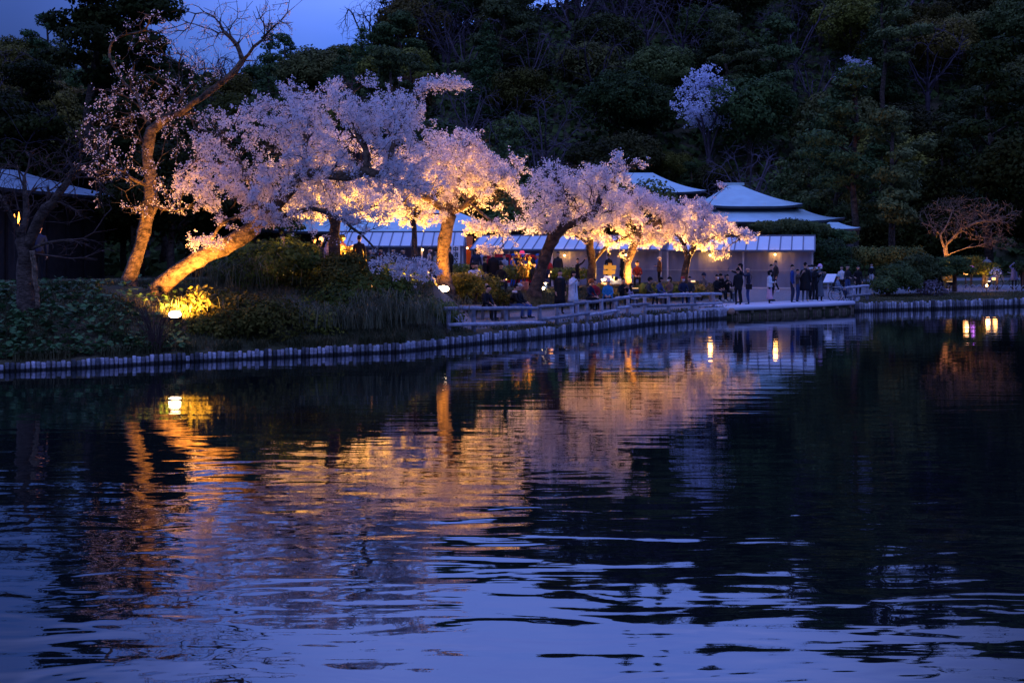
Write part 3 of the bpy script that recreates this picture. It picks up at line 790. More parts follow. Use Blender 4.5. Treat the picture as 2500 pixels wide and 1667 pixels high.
cherry('cherry_tree', 'flowering cherry with bright orange floodlit trunk rising beside the white vertical sign',
  [[(1090, 704, 43.8), (1078, 650, 43.7), (1080, 605, 43.6), (1092, 560, 43.6), (1099, 525, 43.6)],
   [(1097, 530, 43.6), (1060, 490, 43.2), (1010, 470, 43), (950, 440, 42.8)],
   [(1099, 525, 43.6), (1120, 460, 43.8), (1130, 400, 44), (1140, 350, 44.2)],
   [(1097, 530, 43.6), (1150, 490, 43.3), (1210, 450, 43), (1250, 410, 42.8)],
   [(1099, 525, 43.6), (1080, 440, 44.5), (1040, 390, 45), (1010, 340, 45.2)],
   [(1120, 470, 43.8), (1170, 520, 42.8), (1230, 560, 42.4), (1260, 600, 42.2)],
   [(1084, 700, 43.8), (1050, 672, 43.6), (1010, 655, 43.4), (1003, 640, 43.4)]],
  [(1130, 430, 140, 90, 43.8, 2), (1010, 440, 150, 75, 43.6, 2), (1210, 460, 80, 65, 43.4, 1.8), (1150, 350, 60, 40, 44, 1.2, 1.2), (950, 500, 130, 45, 43.2, 1.5), (1190, 555, 70, 26, 42.6, .8), (1010, 530, 100, 26, 43, 1.0), (1200, 610, 45, 14, 42.4, .5, 1.2), (1060, 370, 110, 55, 44.4, 1.5), (1225, 410, 75, 42, 43.6, 1.3)],
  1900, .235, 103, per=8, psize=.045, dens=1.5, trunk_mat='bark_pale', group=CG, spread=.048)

cherry('cherry_tree', 'flowering cherry with dark upright trunk behind the rounded bushes',
  [[(818, 655, 41), (816, 600, 41), (818, 560, 41), (812, 520, 41), (815, 480, 41.2)],
   [(815, 530, 41), (770, 490, 40.8), (720, 470, 40.6)], [(815, 500, 41), (850, 450, 41.2), (890, 410, 41.4), (900, 360, 41.6)],
   [(815, 490, 41), (790, 430, 41.5), (770, 380, 41.8), (760, 330, 42)], [(817, 540, 41), (870, 510, 40.8), (940, 500, 40.6)]],
  [(790, 480, 130, 60, 41.2, 2.0), (900, 490, 100, 60, 41.2, 2.0), (800, 390, 150, 80, 41.8, 2.0), (700, 500, 80, 40, 41, 1.2)],
  1100, .19, 104, per=8, psize=.045, dens=1.5, group=CG, spread=.048)

cherry('cherry_tree', 'slim dark-trunked flowering cherry standing in front of the left white tent',
  [[(1013, 640, 52), (1012, 590, 52), (1014, 545, 52), (1010, 500, 52)], [(1012, 545, 52), (980, 500, 52), (950, 470, 52)], [(1013, 530, 52), (1050, 490, 52), (1070, 450, 52)]],
  [(1000, 480, 90, 45, 52, 1.6)], 300, .12, 108, per=5, psize=.09, dens=1.0, group=CG)

cherry('cherry_tree', 'flowering cherry with thick black trunk leaning right behind the seated people',
  [[(1300, 722, 50), (1318, 680, 50), (1325, 640, 50), (1335, 605, 50), (1352, 573, 50), (1372, 560, 50)],
   [(1372, 560, 50), (1400, 545, 49.8), (1450, 524, 49.6), (1520, 513, 49.4), (1580, 508, 49.2)],
   [(1372, 560, 50), (1388, 500, 50), (1372, 460, 50.3), (1350, 425, 50.5)],
   [(1352, 573, 50), (1315, 555, 49.6), (1280, 525, 49.4), (1250, 495, 49.2)],
   [(1400, 545, 49.8), (1440, 570, 49.3), (1470, 600, 49)], [(1450, 524, 49.6), (1470, 470, 50), (1500, 430, 50.3)]],
  [(1330, 490, 100, 65, 50, 2), (1410, 450, 100, 60, 50.2, 2), (1310, 545, 70, 28, 49.6, 1.2), (1440, 510, 90, 45, 49.6, 1.4), (1350, 415, 60, 26, 50.4, 1.2), (1490, 430, 60, 34, 50.2, 1.2), (1545, 405, 50, 18, 50.2, .8, 1.1), (1510, 395, 16, 30, 50.2, .6, 1.2)],
  1250, .25, 105, per=6, psize=.049, dens=1.5, group=CG, spread=.06)

cherry('cherry_tree', 'flowering cherry with forked brown trunk just left of the yellow signpost',
  [[(1446, 706, 56), (1443, 650, 56), (1441, 615, 56), (1441, 575, 56), (1436, 540, 56)],
   [(1443, 640, 56), (1480, 603, 55.8), (1520, 580, 55.6), (1560, 563, 55.4)], [(1441, 600, 56), (1415, 583, 55.8), (1390, 565, 55.6)],
   [(1441, 575, 56), (1465, 520, 56.2), (1480, 470, 56.5)], [(1438, 550, 56), (1405, 500, 56.4), (1390, 450, 56.8)]],
  [(1450, 540, 110, 48, 56, 2.2), (1500, 490, 110, 50, 56.4, 2), (1400, 500, 90, 55, 56.5, 2), (1510, 580, 70, 20, 55.6, 1.0)],
  1000, .20, 106, psize=.052, per=8, dens=1.5, group=CG, spread=.06)

cherry('cherry_tree', 'flowering cherry with orange-lit curving trunk just right of the yellow signpost',
  [[(1532, 704, 55), (1531, 660, 55), (1537, 625, 55), (1551, 592, 55), (1560, 565, 55)],
   [(1555, 580, 55), (1600, 545, 54.8), (1640, 520, 54.6)], [(1560, 565, 55), (1560, 510, 55.3), (1575, 460, 55.5)], [(1551, 592, 55), (1520, 560, 54.7), (1490, 545, 54.5)],
   [(1534, 640, 55), (1520, 610, 54.6), (1505, 605, 54.4)]],
  [(1570, 530, 100, 46, 55.2, 2), (1620, 520, 70, 36, 55, 1.6), (1540, 485, 70, 30, 55.5, 1.6), (1580, 585, 60, 16, 54.8, .8), (1630, 560, 55, 28, 54.8, 1.0)],
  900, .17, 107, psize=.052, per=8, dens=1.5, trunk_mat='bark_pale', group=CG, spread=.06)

cherry('cherry_tree', 'rightmost flowering cherry of the row, its dark trunk before the right tent',
  [[(1667, 700, 60), (1671, 660, 60), (1680, 630, 60), (1692, 603, 60), (1705, 590, 60)],
   [(1692, 603, 60), (1730, 580, 59.8), (1770, 575, 59.6), (1815, 580, 59.4)], [(1680, 630, 60), (1668, 590, 60), (1640, 560, 60), (1615, 535, 60)], [(1705, 590, 60), (1712, 550, 60.3), (1720, 510, 60.5), (1755, 468, 60.6)]],
  [(1690, 550, 105, 44, 60.2, 2), (1680, 505, 60, 26, 60.4, 1.6), (1790, 575, 58, 24, 59.6, .9), (1690, 592, 70, 18, 59.8, 1.0), (1765, 458, 22, 12, 60.6, .5, .35), (1760, 620, 34, 12, 59.6, .4, .7)],
  850, .17, 109, psize=.054, per=8, dens=1.5, group=CG, spread=.06)

# ------------------------------------------------------------------ bare trees
def bare_tree(name, label, limbs, ells, ntar, base_r, seed, m1='bark', m2='twig', rmin=.008, step=.3, drop=.0):
    rng = np.random.default_rng(seed)
    L = [[P(*p) for p in lb] for lb in limbs]; g = L[0][0].copy(); L[0] = [g - np.array([0, 0, .35])] + L[0]
    pos, par, w, ch = skeleton(L, in_ellipsoids(ells, ntar, rng, .2), rng, step=step, wig=.05, up=.6, back=2.4)
    rad = np.maximum(base_r * (w / w[0]) ** 1.35, rmin)
    root = empty(name, g, 0, label, 'bare tree'); tr, tw = grow_mesh(pos - g, par, rad)
    link('trunk', tr, M[m1], root); tag(link('twigs', tw, M[m2], root), kind='stuff')
    return root
bare_tree('bare_tree', 'wide-spreading leafless tree lit orange from below at the right, above the rounded pines',
  [[(2309, 650, 68), (2308, 622, 68), (2303, 600, 68), (2295, 570, 68), (2270, 548, 67.5), (2255, 520, 67)],
   [(2303, 605, 68), (2325, 585, 67.6), (2350, 560, 67.2), (2345, 530, 67)], [(2308, 622, 68), (2330, 612, 67.6), (2370, 604, 67), (2420, 590, 66.6)],
   [(2295, 570, 68), (2310, 555, 68), (2325, 520, 68.2)], [(2350, 560, 67.2), (2400, 540, 67), (2450, 540, 66.8)], [(2270, 548, 67.5), (2245, 545, 67.2), (2235, 525, 67)]],
  [(2310, 535, 75, 50, 67.6, 2), (2400, 550, 85, 48, 67.4, 2), (2440, 520, 60, 32, 67.4, 1.6), (2350, 500, 90, 26, 67.6, 2), (2440, 595, 50, 18, 67, 1)],
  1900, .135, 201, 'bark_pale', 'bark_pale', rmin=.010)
t_ = bare_tree('bare_tree', 'old leafless tree with split trunk and thin tangled branches at the far left',
  [[(66, 762, 32.4), (68, 700, 32.4), (63, 650, 32.4), (60, 612, 32.4), (48, 580, 32.3), (25, 560, 32.1), (0, 545, 32)],
   [(48, 580, 32.4), (45, 540, 32.2), (20, 500, 32), (-10, 470, 31.8)], [(62, 600, 32.4), (85, 545, 32.2), (130, 490, 32), (190, 420, 31.8)],
   [(66, 610, 32.4), (110, 588, 32.2), (170, 585, 32), (240, 570, 31.9), (285, 560, 31.8)], [(66, 620, 32.4), (120, 622, 32), (190, 635, 31.8), (240, 630, 31.7)],
   [(50, 590, 32.3), (70, 500, 32.6), (60, 420, 32.8), (80, 350, 33)]],
  [(80, 440, 120, 100, 32.4, 1.6), (180, 470, 110, 90, 32.2, 1.4), (190, 610, 100, 30, 31.9, .8), (0, 440, 70, 90, 32, 1), (200, 380, 70, 60, 32, 1)],
  1300, .235, 202, 'bark', 'twig', rmin=.0048)
# knotted pale strip of torn bark down the trunk of the old tree
g_ = np.array(t_.location); mb = MB(); rr = random.Random(4)
for q in range(3):
    pts = []
    for i in range(10):
        f = i / 9; p = P(78 + 14 * f + rr.uniform(-4, 4) + q * 3, 612 + 140 * f, 32.12) - g_; p[1] -= .03 * q; pts.append(p)
    mb.tube(pts, [.045 * rr.uniform(.6, 1.3) for _ in pts], 6)
mb.build('torn_bark', M['bark_pale'], t_, True)

# ------------------------------------------------------------------ bushes, hedges, clipped pines
def bush(name, label, ells, mt, leaf, dens, seed, cat='bush', group=None, stems=0, elong=1.5, clip=None, up=.35, trunk=None):
    """ells: (u, y, ru, ry, d, rd) clumps; a leafy shell round each, with short stems to the ground."""
    rng = np.random.default_rng(seed)
    u0, d0 = np.mean([e[0] for e in ells]), np.mean([e[4] for e in ells])
    g = ground(u0, d0); root = empty(name, g, 0, label, cat, group)
    cl = []
    for (u, y, ru, ry, d, rd) in ells:
        c = P(u, y, d) - g; rx = ru / FPX * d; rz = ry / FPX * d
        cl.append((*c, rx, rd, rz))
        for _ in range(int(3 + rx * 2.2)):                        # smaller lobes make the outline uneven
            v = rng.normal(0, 1, 3); v /= np.linalg.norm(v); v[2] = abs(v[2]) * .9 - .1; s = rng.uniform(.22, .42)
            cl.append((c[0] + v[0] * rx * .72, c[1] + v[1] * rd * .72, c[2] + v[2] * rz * .72, rx * s, rd * s, rz * s * 1.05))
    link('foliage', clump_crown(cl, dens, leaf, rng, elong, up), M[mt], root)
    mb = MB(); k = 0
    if trunk:
        mb.tube([P(*q) - g for q in trunk[0]], trunk[1], 7); k = 1
        for q in cl[:6]: mb.tube([np.array(P(*trunk[0][-1])) - g, np.array(q[:3])], [trunk[1][-1] * .7, .02], 5)
    else:
        for q in cl[:8]:
            base = np.array([q[0] * .8, q[1] * .8, -.1]); mb.tube([base, np.array([q[0], q[1], q[2]])], [.035, .015], 5); k += 1
    mb.build('trunk' if trunk else 'stems', M['bark'], root) if trunk else tag(mb.build('stems', M['bark'], root), kind='stuff')
    return root

BG = 'rounded bushes on the bank'
bush('azalea_bush', 'large dark rounded bush at the water edge under the leaning cherry trunk', [(640, 790, 110, 75, 34.6, 1.1), (560, 800, 70, 50, 34.2, .9)], 'azalea', 0.053, 1061, 301, group=BG)
bush('azalea_bush', 'low dark bush at the water edge at the foot of the lit floodlight', [(540, 760, 85, 55, 35.6, 1.0), (500, 800, 50, 38, 34.0, .8)], 'azalea', 0.053, 1061, 302, group=BG)
bush('azalea_bush', 'tall bush topped with arching stems right behind the leaning orange trunk', [(620, 655, 110, 70, 38, 1.3), (700, 640, 90, 60, 38.4, 1.2)], 'azalea', 0.056, 928, 303, group=BG)
bush('azalea_bush', 'broad middle bush below the woman in lilac', [(780, 690, 110, 62, 38.6, 1.4), (850, 670, 90, 55, 39, 1.2)], 'azalea', 0.056, 928, 304, group=BG)
bush('azalea_bush', 'rounded bush in the middle of the bank above the reeds', [(900, 720, 110, 65, 38.2, 1.3), (820, 750, 90, 55, 37, 1.1)], 'azalea', 0.056, 972, 305, group=BG)
bush('azalea_bush', 'bush lit orange from inside left of the floodlit trunk', [(960, 690, 70, 50, 41, 1.0), (1010, 700, 50, 38, 41.2, .8)], 'azalea', 0.056, 729, 306, group=BG)
bush('azalea_bush', 'low bush beside the left end of the log railing', [(1040, 770, 85, 48, 38.6, .9), (1075, 790, 40, 34, 38.4, .6)], 'azalea', 0.053, 1017, 307, group=BG)
bush('azalea_bush', 'dark bush at the water edge in the middle of the bank', [(760, 800, 80, 50, 35.4, .8)], 'azalea', 0.053, 1017, 308, group=BG)
bush('bamboo_grass_clump', 'leafy clump lit bright yellow-green beside the left floodlight', [(492, 735, 46, 32, 34.5, .5), (460, 748, 26, 20, 34.3, .35)], 'lit_leaf', .085, 420, 309, cat='bush', elong=2.2)
bush('azalea_bush', 'rusty low bush under the dark cherry trunk behind the bank bushes', [(850, 625, 45, 26, 41.6, .7)], 'yellow_leaf', .07, 300, 310, group=BG)
bush('clipped_hedge', 'round clipped hedge right of the floodlit trunk', [(1165, 700, 62, 34, 44.5, 1.0), (1130, 690, 40, 26, 44.4, .8)], 'azalea', 0.046, 1149, 311, cat='hedge')
bush('clipped_hedge', 'long low hedge behind the striped-sweater woman and the fire vehicle crew', [(1240, 665, 90, 18, 57, 1.0), (1140, 660, 50, 16, 57, .9)], 'azalea', 0.056, 928, 312, cat='hedge')
bush('clipped_hedge', 'low hedge behind the black cherry trunk at the front of the long tent', [(1390, 668, 62, 16, 60, .8), (1340, 672, 30, 14, 60, .8)], 'azalea', 0.056, 928, 313, cat='hedge')
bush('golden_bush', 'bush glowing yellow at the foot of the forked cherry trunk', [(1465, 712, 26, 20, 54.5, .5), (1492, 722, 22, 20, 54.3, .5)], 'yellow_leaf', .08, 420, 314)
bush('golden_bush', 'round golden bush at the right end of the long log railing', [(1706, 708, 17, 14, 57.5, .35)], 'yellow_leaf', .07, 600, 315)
bush('clipped_hedge', 'long low hedge behind the seated row by the railing', [(1590, 710, 60, 14, 56.5, .6), (1640, 708, 40, 12, 56.6, .5), (1560, 712, 30, 13, 56.5, .6)], 'azalea', 0.050, 1017, 316, cat='hedge')
bush('azalea_bush', 'small bush behind the old man with white hair', [(1215, 722, 22, 20, 47, .5), (1238, 728, 16, 14, 46.8, .4)], 'azalea', 0.046, 1061, 317, group=BG)

PG = 'clipped pines on the right bank'
bush('topiary_pine', 'large round clipped pine right of the tent end', [(2030, 618, 44, 36, 68, 1.4), (2050, 650, 45, 26, 67.4, 1.3), (2010, 655, 32, 22, 67.6, 1.2)], 'pine', 0.068, 729, 321, 'pine', PG, trunk=([(2035, 705, 68), (2032, 660, 68), (2030, 630, 68)], [.14, .11, .08]))
bush('topiary_pine', 'dome-shaped clipped pine with leaning trunk at the water edge', [(2190, 668, 40, 30, 62.2, 1.2), (2160, 695, 38, 22, 61.8, 1.1), (2222, 686, 30, 22, 62, 1.0)], 'pine', 0.062, 840, 322, 'pine', PG, trunk=([(2160, 732, 62), (2172, 710, 62), (2195, 690, 62)], [.13, .10, .07]))
bush('topiary_pine', 'taller clipped pine touched by yellow light behind the dome-shaped one', [(2245, 640, 42, 20, 64.5, 1.1), (2262, 665, 38, 22, 64, 1.1), (2232, 670, 34, 20, 64.2, 1.1)], 'pine', 0.062, 840, 323, 'pine', PG, trunk=([(2262, 722, 64), (2258, 690, 64), (2250, 655, 64)], [.12, .09, .07]))
bush('topiary_pine', 'umbrella-shaped pine with straight dark trunk under the lit bare tree', [(2322, 640, 44, 15, 66, 1.2), (2300, 662, 32, 12, 65.6, .9), (2350, 658, 30, 10, 65.8, .9)], 'pine', 0.062, 928, 324, 'pine', PG, trunk=([(2330, 712, 66), (2331, 680, 66), (2326, 645, 66)], [.13, .11, .08]))
bush('topiary_pine', 'rounded dark shrub at the right frame edge beside the person in lilac', [(2500, 650, 22, 16, 68, .8)], 'pine', 0.062, 840, 325, 'pine', PG, trunk=([(2500, 705, 68), (2500, 680, 68), (2500, 655, 68)], [.12, .1, .08]))
for i, (u, y, ru, ry) in enumerate([(1872, 552, 42, 12), (1930, 548, 50, 13), (1985, 556, 42, 13), (1905, 572, 40, 10), (1965, 578, 46, 12), (2050, 575, 40, 14)]):
    bush('cloud_pine', ['flat cloud-clipped pine before the right roof, %s' % w for w in ('leftmost of the top row', 'in the middle of the top row', 'rightmost of the top row', 'left of the lower row above the tent', 'right of the lower row above the tent', 'beside the small pale building')][i],
         [(u, y, ru, ry, 72, 1.5), (u + 14, y + 8, ru * .7, ry * .8, 71.5, 1.2)], 'pine', 0.074, 796, 331 + i, 'pine', 'cloud-clipped pines before the right roof', trunk=([(u, 700, 72.3), (u + 6, 640, 72.2), (u, y + 5, 72)], [.12, .1, .06]))
bush('tall_hedge', 'long dark square-cut hedge behind the wheelchair and rounded pines', [(2080 + i * 26, 625, 22, 24, 74, .8) for i in range(7)], 'leaf', .07, 620, 341, cat='hedge')
bush('azalea_bush', 'low leafless-looking brown shrub before the umbrella pine', [(2272, 705, 40, 22, 63, .6)], 'bare', .09, 200, 342)
bush('azalea_bush', 'orange-lit shrub under the stone lantern', [(2400, 655, 44, 16, 70, .8), (2370, 636, 30, 12, 70.5, .7)], 'azalea', 0.068, 574, 343)
bush('azalea_bush', 'yellow-lit bush between the two dark pine trunks', [(2312, 688, 16, 16, 69, .4)], 'yellow_leaf', .10, 300, 344)  # yellow light on this bush put into the leaf colour
bush('flowering_shrub', 'pale flowering shrub beside the mushroom lantern on the right', [(2432, 665, 14, 12, 68.5, .3)], 'white_flower', .06, 260, 345)
bush('small_pine', 'small dark pine with gnarled branches before the long roof left of the tents', [(690, 538, 34, 8, 48, .7), (665, 552, 26, 7, 48, .6), (715, 556, 30, 7, 48, .6), (690, 520, 20, 6, 48, .5)], 'pine', 0.062, 840, 346, 'pine', trunk=([(690, 650, 48), (696, 600, 48), (684, 560, 48), (690, 535, 48)], [.12, .10, .08, .05]))

# ------------------------------------------------------------------ trees between the tents and the hill
place_tree('cone0', 1975, 92, 1.02, 'tall pointed conifer behind the right roof, its tip clear of the trees around it', crown_mat='pine', sink=.5)
place_tree('pads2', 2085, 82, 1.08, 'tall pine in green tiers right of the right roof', crown_mat='pine', rz=.3)
place_tree('pads0', 2180, 80, 1.0, 'broad tiered pine above the square-cut hedge', crown_mat='pine', rz=1.2)
place_tree('pads1', 2040, 86, .95, 'shorter tiered pine at the right end of the right roof', crown_mat='pine', rz=2.2)
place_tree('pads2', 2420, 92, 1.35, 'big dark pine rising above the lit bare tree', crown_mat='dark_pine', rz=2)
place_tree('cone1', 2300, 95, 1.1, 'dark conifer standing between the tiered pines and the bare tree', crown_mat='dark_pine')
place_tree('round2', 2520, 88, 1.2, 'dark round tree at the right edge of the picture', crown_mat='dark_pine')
place_tree('round3', 1745, 108, .62, 'round dark tree just below the white flowering hillside tree')
place_tree('flower0', 1730, 112, 1.0, 'white flowering tree glowing blue on the hillside above the roofs', rz=1.0, sx=1.05)
place_tree('flower0', 2130, 128, .75, 'thinly flowering pale tree high on the hillside at the right', rz=3.0)
place_tree('flower0', 2085, 120, .62, 'small pale flowering tree low among the pines at the right', rz=5)
place_tree('cone1', 1905, 93, .8, 'small conifer left of the tall pointed one behind the right roof', crown_mat='pine')
place_tree('round1', 1480, 93, .85, 'blue-green round tree behind the hidden middle roof', crown_mat='pine')
place_tree('round3', 1430, 98, 1.1, 'grey-green round tree above the middle roof', crown_mat='pine')
place_tree('cone0', 1250, 93, .95, 'dark conifer behind the largest cherry at its right shoulder', crown_mat='pine')
place_tree('round0', 1560, 95, 1.0, 'rounded dark tree left of the flowering hillside tree')
place_tree('round4', 1340, 91, .7, 'low olive tree peeking over the cherry crowns', crown_mat='leaf_warm')

# the near dark grove at the left
for i, (k, u, d, s, lb) in enumerate([('nearpine', 225, 88, 1.85, 'tall black pine silhouette whose top leaves the frame at the upper left'),
      ('nearpine2', 340, 90, 1.85, 'black pine with dense top behind the sparsely flowering cherry'), ('nearpine', 60, 92, 1.25, 'black pine with long branch reaching over the left skyline'),
      ('neartree', -20, 88, 1.6, 'dark round tree at the left frame edge'), ('neartree', 110, 90, 1.15, 'dark round tree behind the long pale roof at the left'), ('neartree', 240, 92, 1.1, 'dark broad tree behind the tall black pines'),
      ('neartree', 420, 74, 1.05, 'dark round tree right of the black pines'), ('bare1', 60, 86, 1.3, 'leafless dark tree above the left roof'), ('round3', 560, 80, 1.2, 'olive-dark tree behind the crown of the largest cherry'),
      ('round1', 680, 84, 1.1, 'olive-brown tree under the notch of sky'), ('round2', 480, 86, 1.3, 'dark tree filling the gap left of the notch of sky'), ('neartree', -110, 84, 1.6, 'dark tree beyond the left frame edge')]):
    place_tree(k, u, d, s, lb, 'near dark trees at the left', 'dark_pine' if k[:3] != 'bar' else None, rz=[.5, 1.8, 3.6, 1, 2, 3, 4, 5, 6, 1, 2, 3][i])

# ------------------------------------------------------------------ ground plants
def leaf_disc(n=9):
    mb = MB(); vs = [(0, 0, .0)] + [(math.cos(a) * (1 + .08 * math.sin(3 * a)), math.sin(a) * (1 + .08 * math.sin(5 * a)), .18 + .1 * math.sin(2 * a)) for a in [(.25 + 5.8 * i / (n - 1)) for i in range(n)]]
    mb.add(vs, [(0, i, i + 1) for i in range(1, n)]); return mb.mesh('leaf')
lm = leaf_disc(); lm.materials.append(M['butterbur'])
def leaf_cover(root_label, u0, u1, t0, t1, n, nparts, seed):
    rng = np.random.default_rng(seed); c = ground((u0 + u1) / 2, float(shore_d((u0 + u1) / 2)) + 1)
    root = empty('butterbur_plants', c, 0, root_label, 'plants'); vv, ff = [], []; base = np.array([v.co[:] for v in lm.vertices])
    it = []
    for i in range(n):
        u = rng.uniform(u0, u1); t = t0 + (t1 - t0) * rng.uniform() ** 1.3
        if rng.uniform() > np.interp(u, [u0, u0 + .7 * (u1 - u0), u1], [1, .8, .25]) * np.interp(t, [t0, t1], [1, .5 if u < 250 else .12]): continue
        it.append((t, u))
    it.sort()
    for i, (t, u) in enumerate(it):
        g = ground(u, float(shore_d(u)) + t); s = rng.uniform(.05, .10); h = rng.uniform(.06, .26)
        loc = g - c + np.array([0, 0, h]); rot = (rng.uniform(-.1, .75), rng.uniform(-.4, .4), rng.uniform(0, 6.28))
        if i < nparts: link('leaf', lm, None, root, loc, rot, (s, s, s))
        else:
            Mx = np.array(Euler(rot).to_matrix()); b0 = len(vv) * len(base); vv.append((base * s) @ Mx.T + loc); ff += [[b0, b0 + k, b0 + k + 1] for k in range(1, 9)]
    if vv: tag(link('leaf_mass', mesh_np('leaf_mass', np.vstack(vv), ff), M['butterbur'], root), kind='stuff')
leaf_cover('broad round-leaved plants covering the bank at the lower left above the stakes', -60, 470, .12, 5.0, 2600, 290, 5)

def blades(name, pts, h, w, seed, mt, label=None, cat=None, kind=None, droop=.6, parent=None, lean=.3):
    rng = np.random.default_rng(seed); pts = np.asarray(pts, float); n = len(pts); o = pts.mean(0)
    a = rng.uniform(0, 6.283, n); dr = np.stack([np.cos(a), np.sin(a), np.zeros(n)], 1); sd = np.stack([-np.sin(a), np.cos(a), np.zeros(n)], 1)
    H = (h * rng.uniform(.6, 1.25, n))[:, None]; W = (w * rng.uniform(.7, 1.2, n))[:, None]; zz = np.array([[0, 0, 1.]])
    p0 = pts - o; p1 = p0 + zz * H * .55 + dr * H * lean * .4; p2 = p0 + zz * H * .9 + dr * H * lean; p3 = p0 + zz * H * (.95 - droop * .3) + dr * H * (lean + droop * .6)
    V = np.stack([p0 - sd * W, p0 + sd * W, p1 - sd * W * .8, p1 + sd * W * .8, p2 - sd * W * .5, p2 + sd * W * .5, p3 - sd * W * .08, p3 + sd * W * .08], 1).reshape(-1, 3)
    q = np.arange(n) * 8; F = np.concatenate([np.stack([q + 2 * k, q + 2 * k + 1, q + 2 * k + 3, q + 2 * k + 2], 1) for k in range(3)])
    ob = link(name, mesh_np(name, V, F), M[mt], parent); ob.location = o
    return tag(ob, label, cat, None, kind)
def scatter(u0, u1, t0, t1, n, seed, pred=None):
    rng = np.random.default_rng(seed); out = []
    for i in range(n):
        u = rng.uniform(u0, u1); g = ground(u, float(shore_d(u)) + rng.uniform(t0, t1))
        if pred is None or pred(u, g): out.append(g)
    return out
blades('grass', scatter(-60, 1060, .2, 9, 26000, 61, lambda u, g: math.sin(g[0] * 1.3) + math.sin(g[1] * 1.7 + g[0]) > -1.3), .16, .012, 62, 'grass', kind='stuff', label='short dim grass on the left bank', cat='grass')
blades('grass', scatter(-60, 1100, .02, .35, 4200, 59, lambda u, g: math.sin(g[0] * 3.1) + math.sin(g[0] * 7.3 + 1) > -.2), .24, .011, 60, 'grass', kind='stuff', label='grass hanging over the stakes of the left bank', cat='grass')
blades('grass', scatter(1060, 2600, .12, 1.3, 7000, 63, lambda u, g: (u < 1780 or u > 2095) and math.sin(g[0] * 2.3) + math.sin(g[1] * 2.9 + g[0]) > -.6), .10, .010, 64, 'grass', kind='stuff', label='thin grass along the top of the stakes', cat='grass')
blades('grass', scatter(2100, 2600, 1.0, 5.6, 9000, 65), .09, .012, 66, 'grass', kind='stuff', label='grass strip on the right bank', cat='grass')
blades('grass', scatter(1120, 1760, 7.6, 12, 9000, 67), .14, .014, 68, 'grass', kind='stuff', label='grass slope behind the benches', cat='grass')
RGp = 'arching reed clumps on the bank'
for i, (u, t, n, h, lb) in enumerate([(860, .9, 230, .7, 'arching reed clump at the water edge below the middle bush'), (930, 1.2, 260, .85, 'tallest arching reed clump in the middle of the bank'), (1000, 1.0, 230, .7, 'arching reed clump left of the log railing'),
      (560, 4.0, 130, .9, 'reeds catching orange light above the left floodlight'), (630, 4.4, 130, .9, 'reeds among the bushes below the leaning cherry trunk'), (760, 1.0, 120, .7, 'reed clump left of the middle bush at the water edge'), (1050, 1.4, 120, .55, 'short reed clump at the left end of the log railing'),
      (465, 2.0, 70, .45, 'lit grass tuft beside the left floodlight')]):
    rng = np.random.default_rng(70 + i); g = ground(u, float(shore_d(u)) + t)
    pts = [g + np.array([rng.normal(0, .55), rng.normal(0, .35), 0]) for _ in range(n)]
    blades('reed_clump', pts, h, .011, 80 + i, 'reed', lb, 'reeds', droop=1.0, lean=.35)['group'] = RGp
# brown dead stems in front of the floodlight
root = empty('dry_shrub', ground(378, 32.0), 0, 'dry leafless shrub of thin upright stems in front of the left floodlight', 'shrub'); mb = MB(); rr = random.Random(9)
for i in range(70):
    a = rr.uniform(0, 6.28); r = rr.uniform(0, .12); t = rr.uniform(.25, .8); hh = rr.uniform(.8, 1.5)
    mb.tube([(math.cos(a) * r, math.sin(a) * r, -.05), (math.cos(a) * (r + t * .3), math.sin(a) * t * .3, hh * .55), (math.cos(a) * (r + t), math.sin(a) * t, hh)], [.010, .007, .003], 3)
tag(mb.build('stems', M['twig'], root), kind='stuff')
# forsythia-like yellow spray in a pot between the path and the truck
root = empty('yellow_flower_spray', ground(1280, 51), 0, 'upright spray of bright yellow blossom in a pinkish pot near the black cherry trunk', 'plant'); mb = MB(); pp = []
for i in range(16):
    a = rr.uniform(0, 6.28); t = rr.uniform(.1, .55); hh = rr.uniform(.7, 1.35); mb.tube([(0, 0, .35), (math.cos(a) * t * .5, math.sin(a) * t * .3, .3 + hh * .5), (math.cos(a) * t, math.sin(a) * t * .5, .35 + hh)], [.01, .008, .004], 3)
    for k in range(9):
        f = rr.uniform(.35, 1); pp.append((math.cos(a) * t * f, math.sin(a) * t * .5 * f, .35 + hh * f))
tag(mb.build('stems', M['twig'], root), kind='stuff')
V_, F_ = petals(np.array(pp), .055, 4, .025, np.random.default_rng(3)); link('blossoms', mesh_np('blossoms', V_, F_), M['yellow_leaf'], root)
MB().lathe([(.12, 0), (.17, .1), (.19, .42), (.17, .44)], n=14).build('pot', cloth('terracotta', (.35, .16, .13)), root, True)

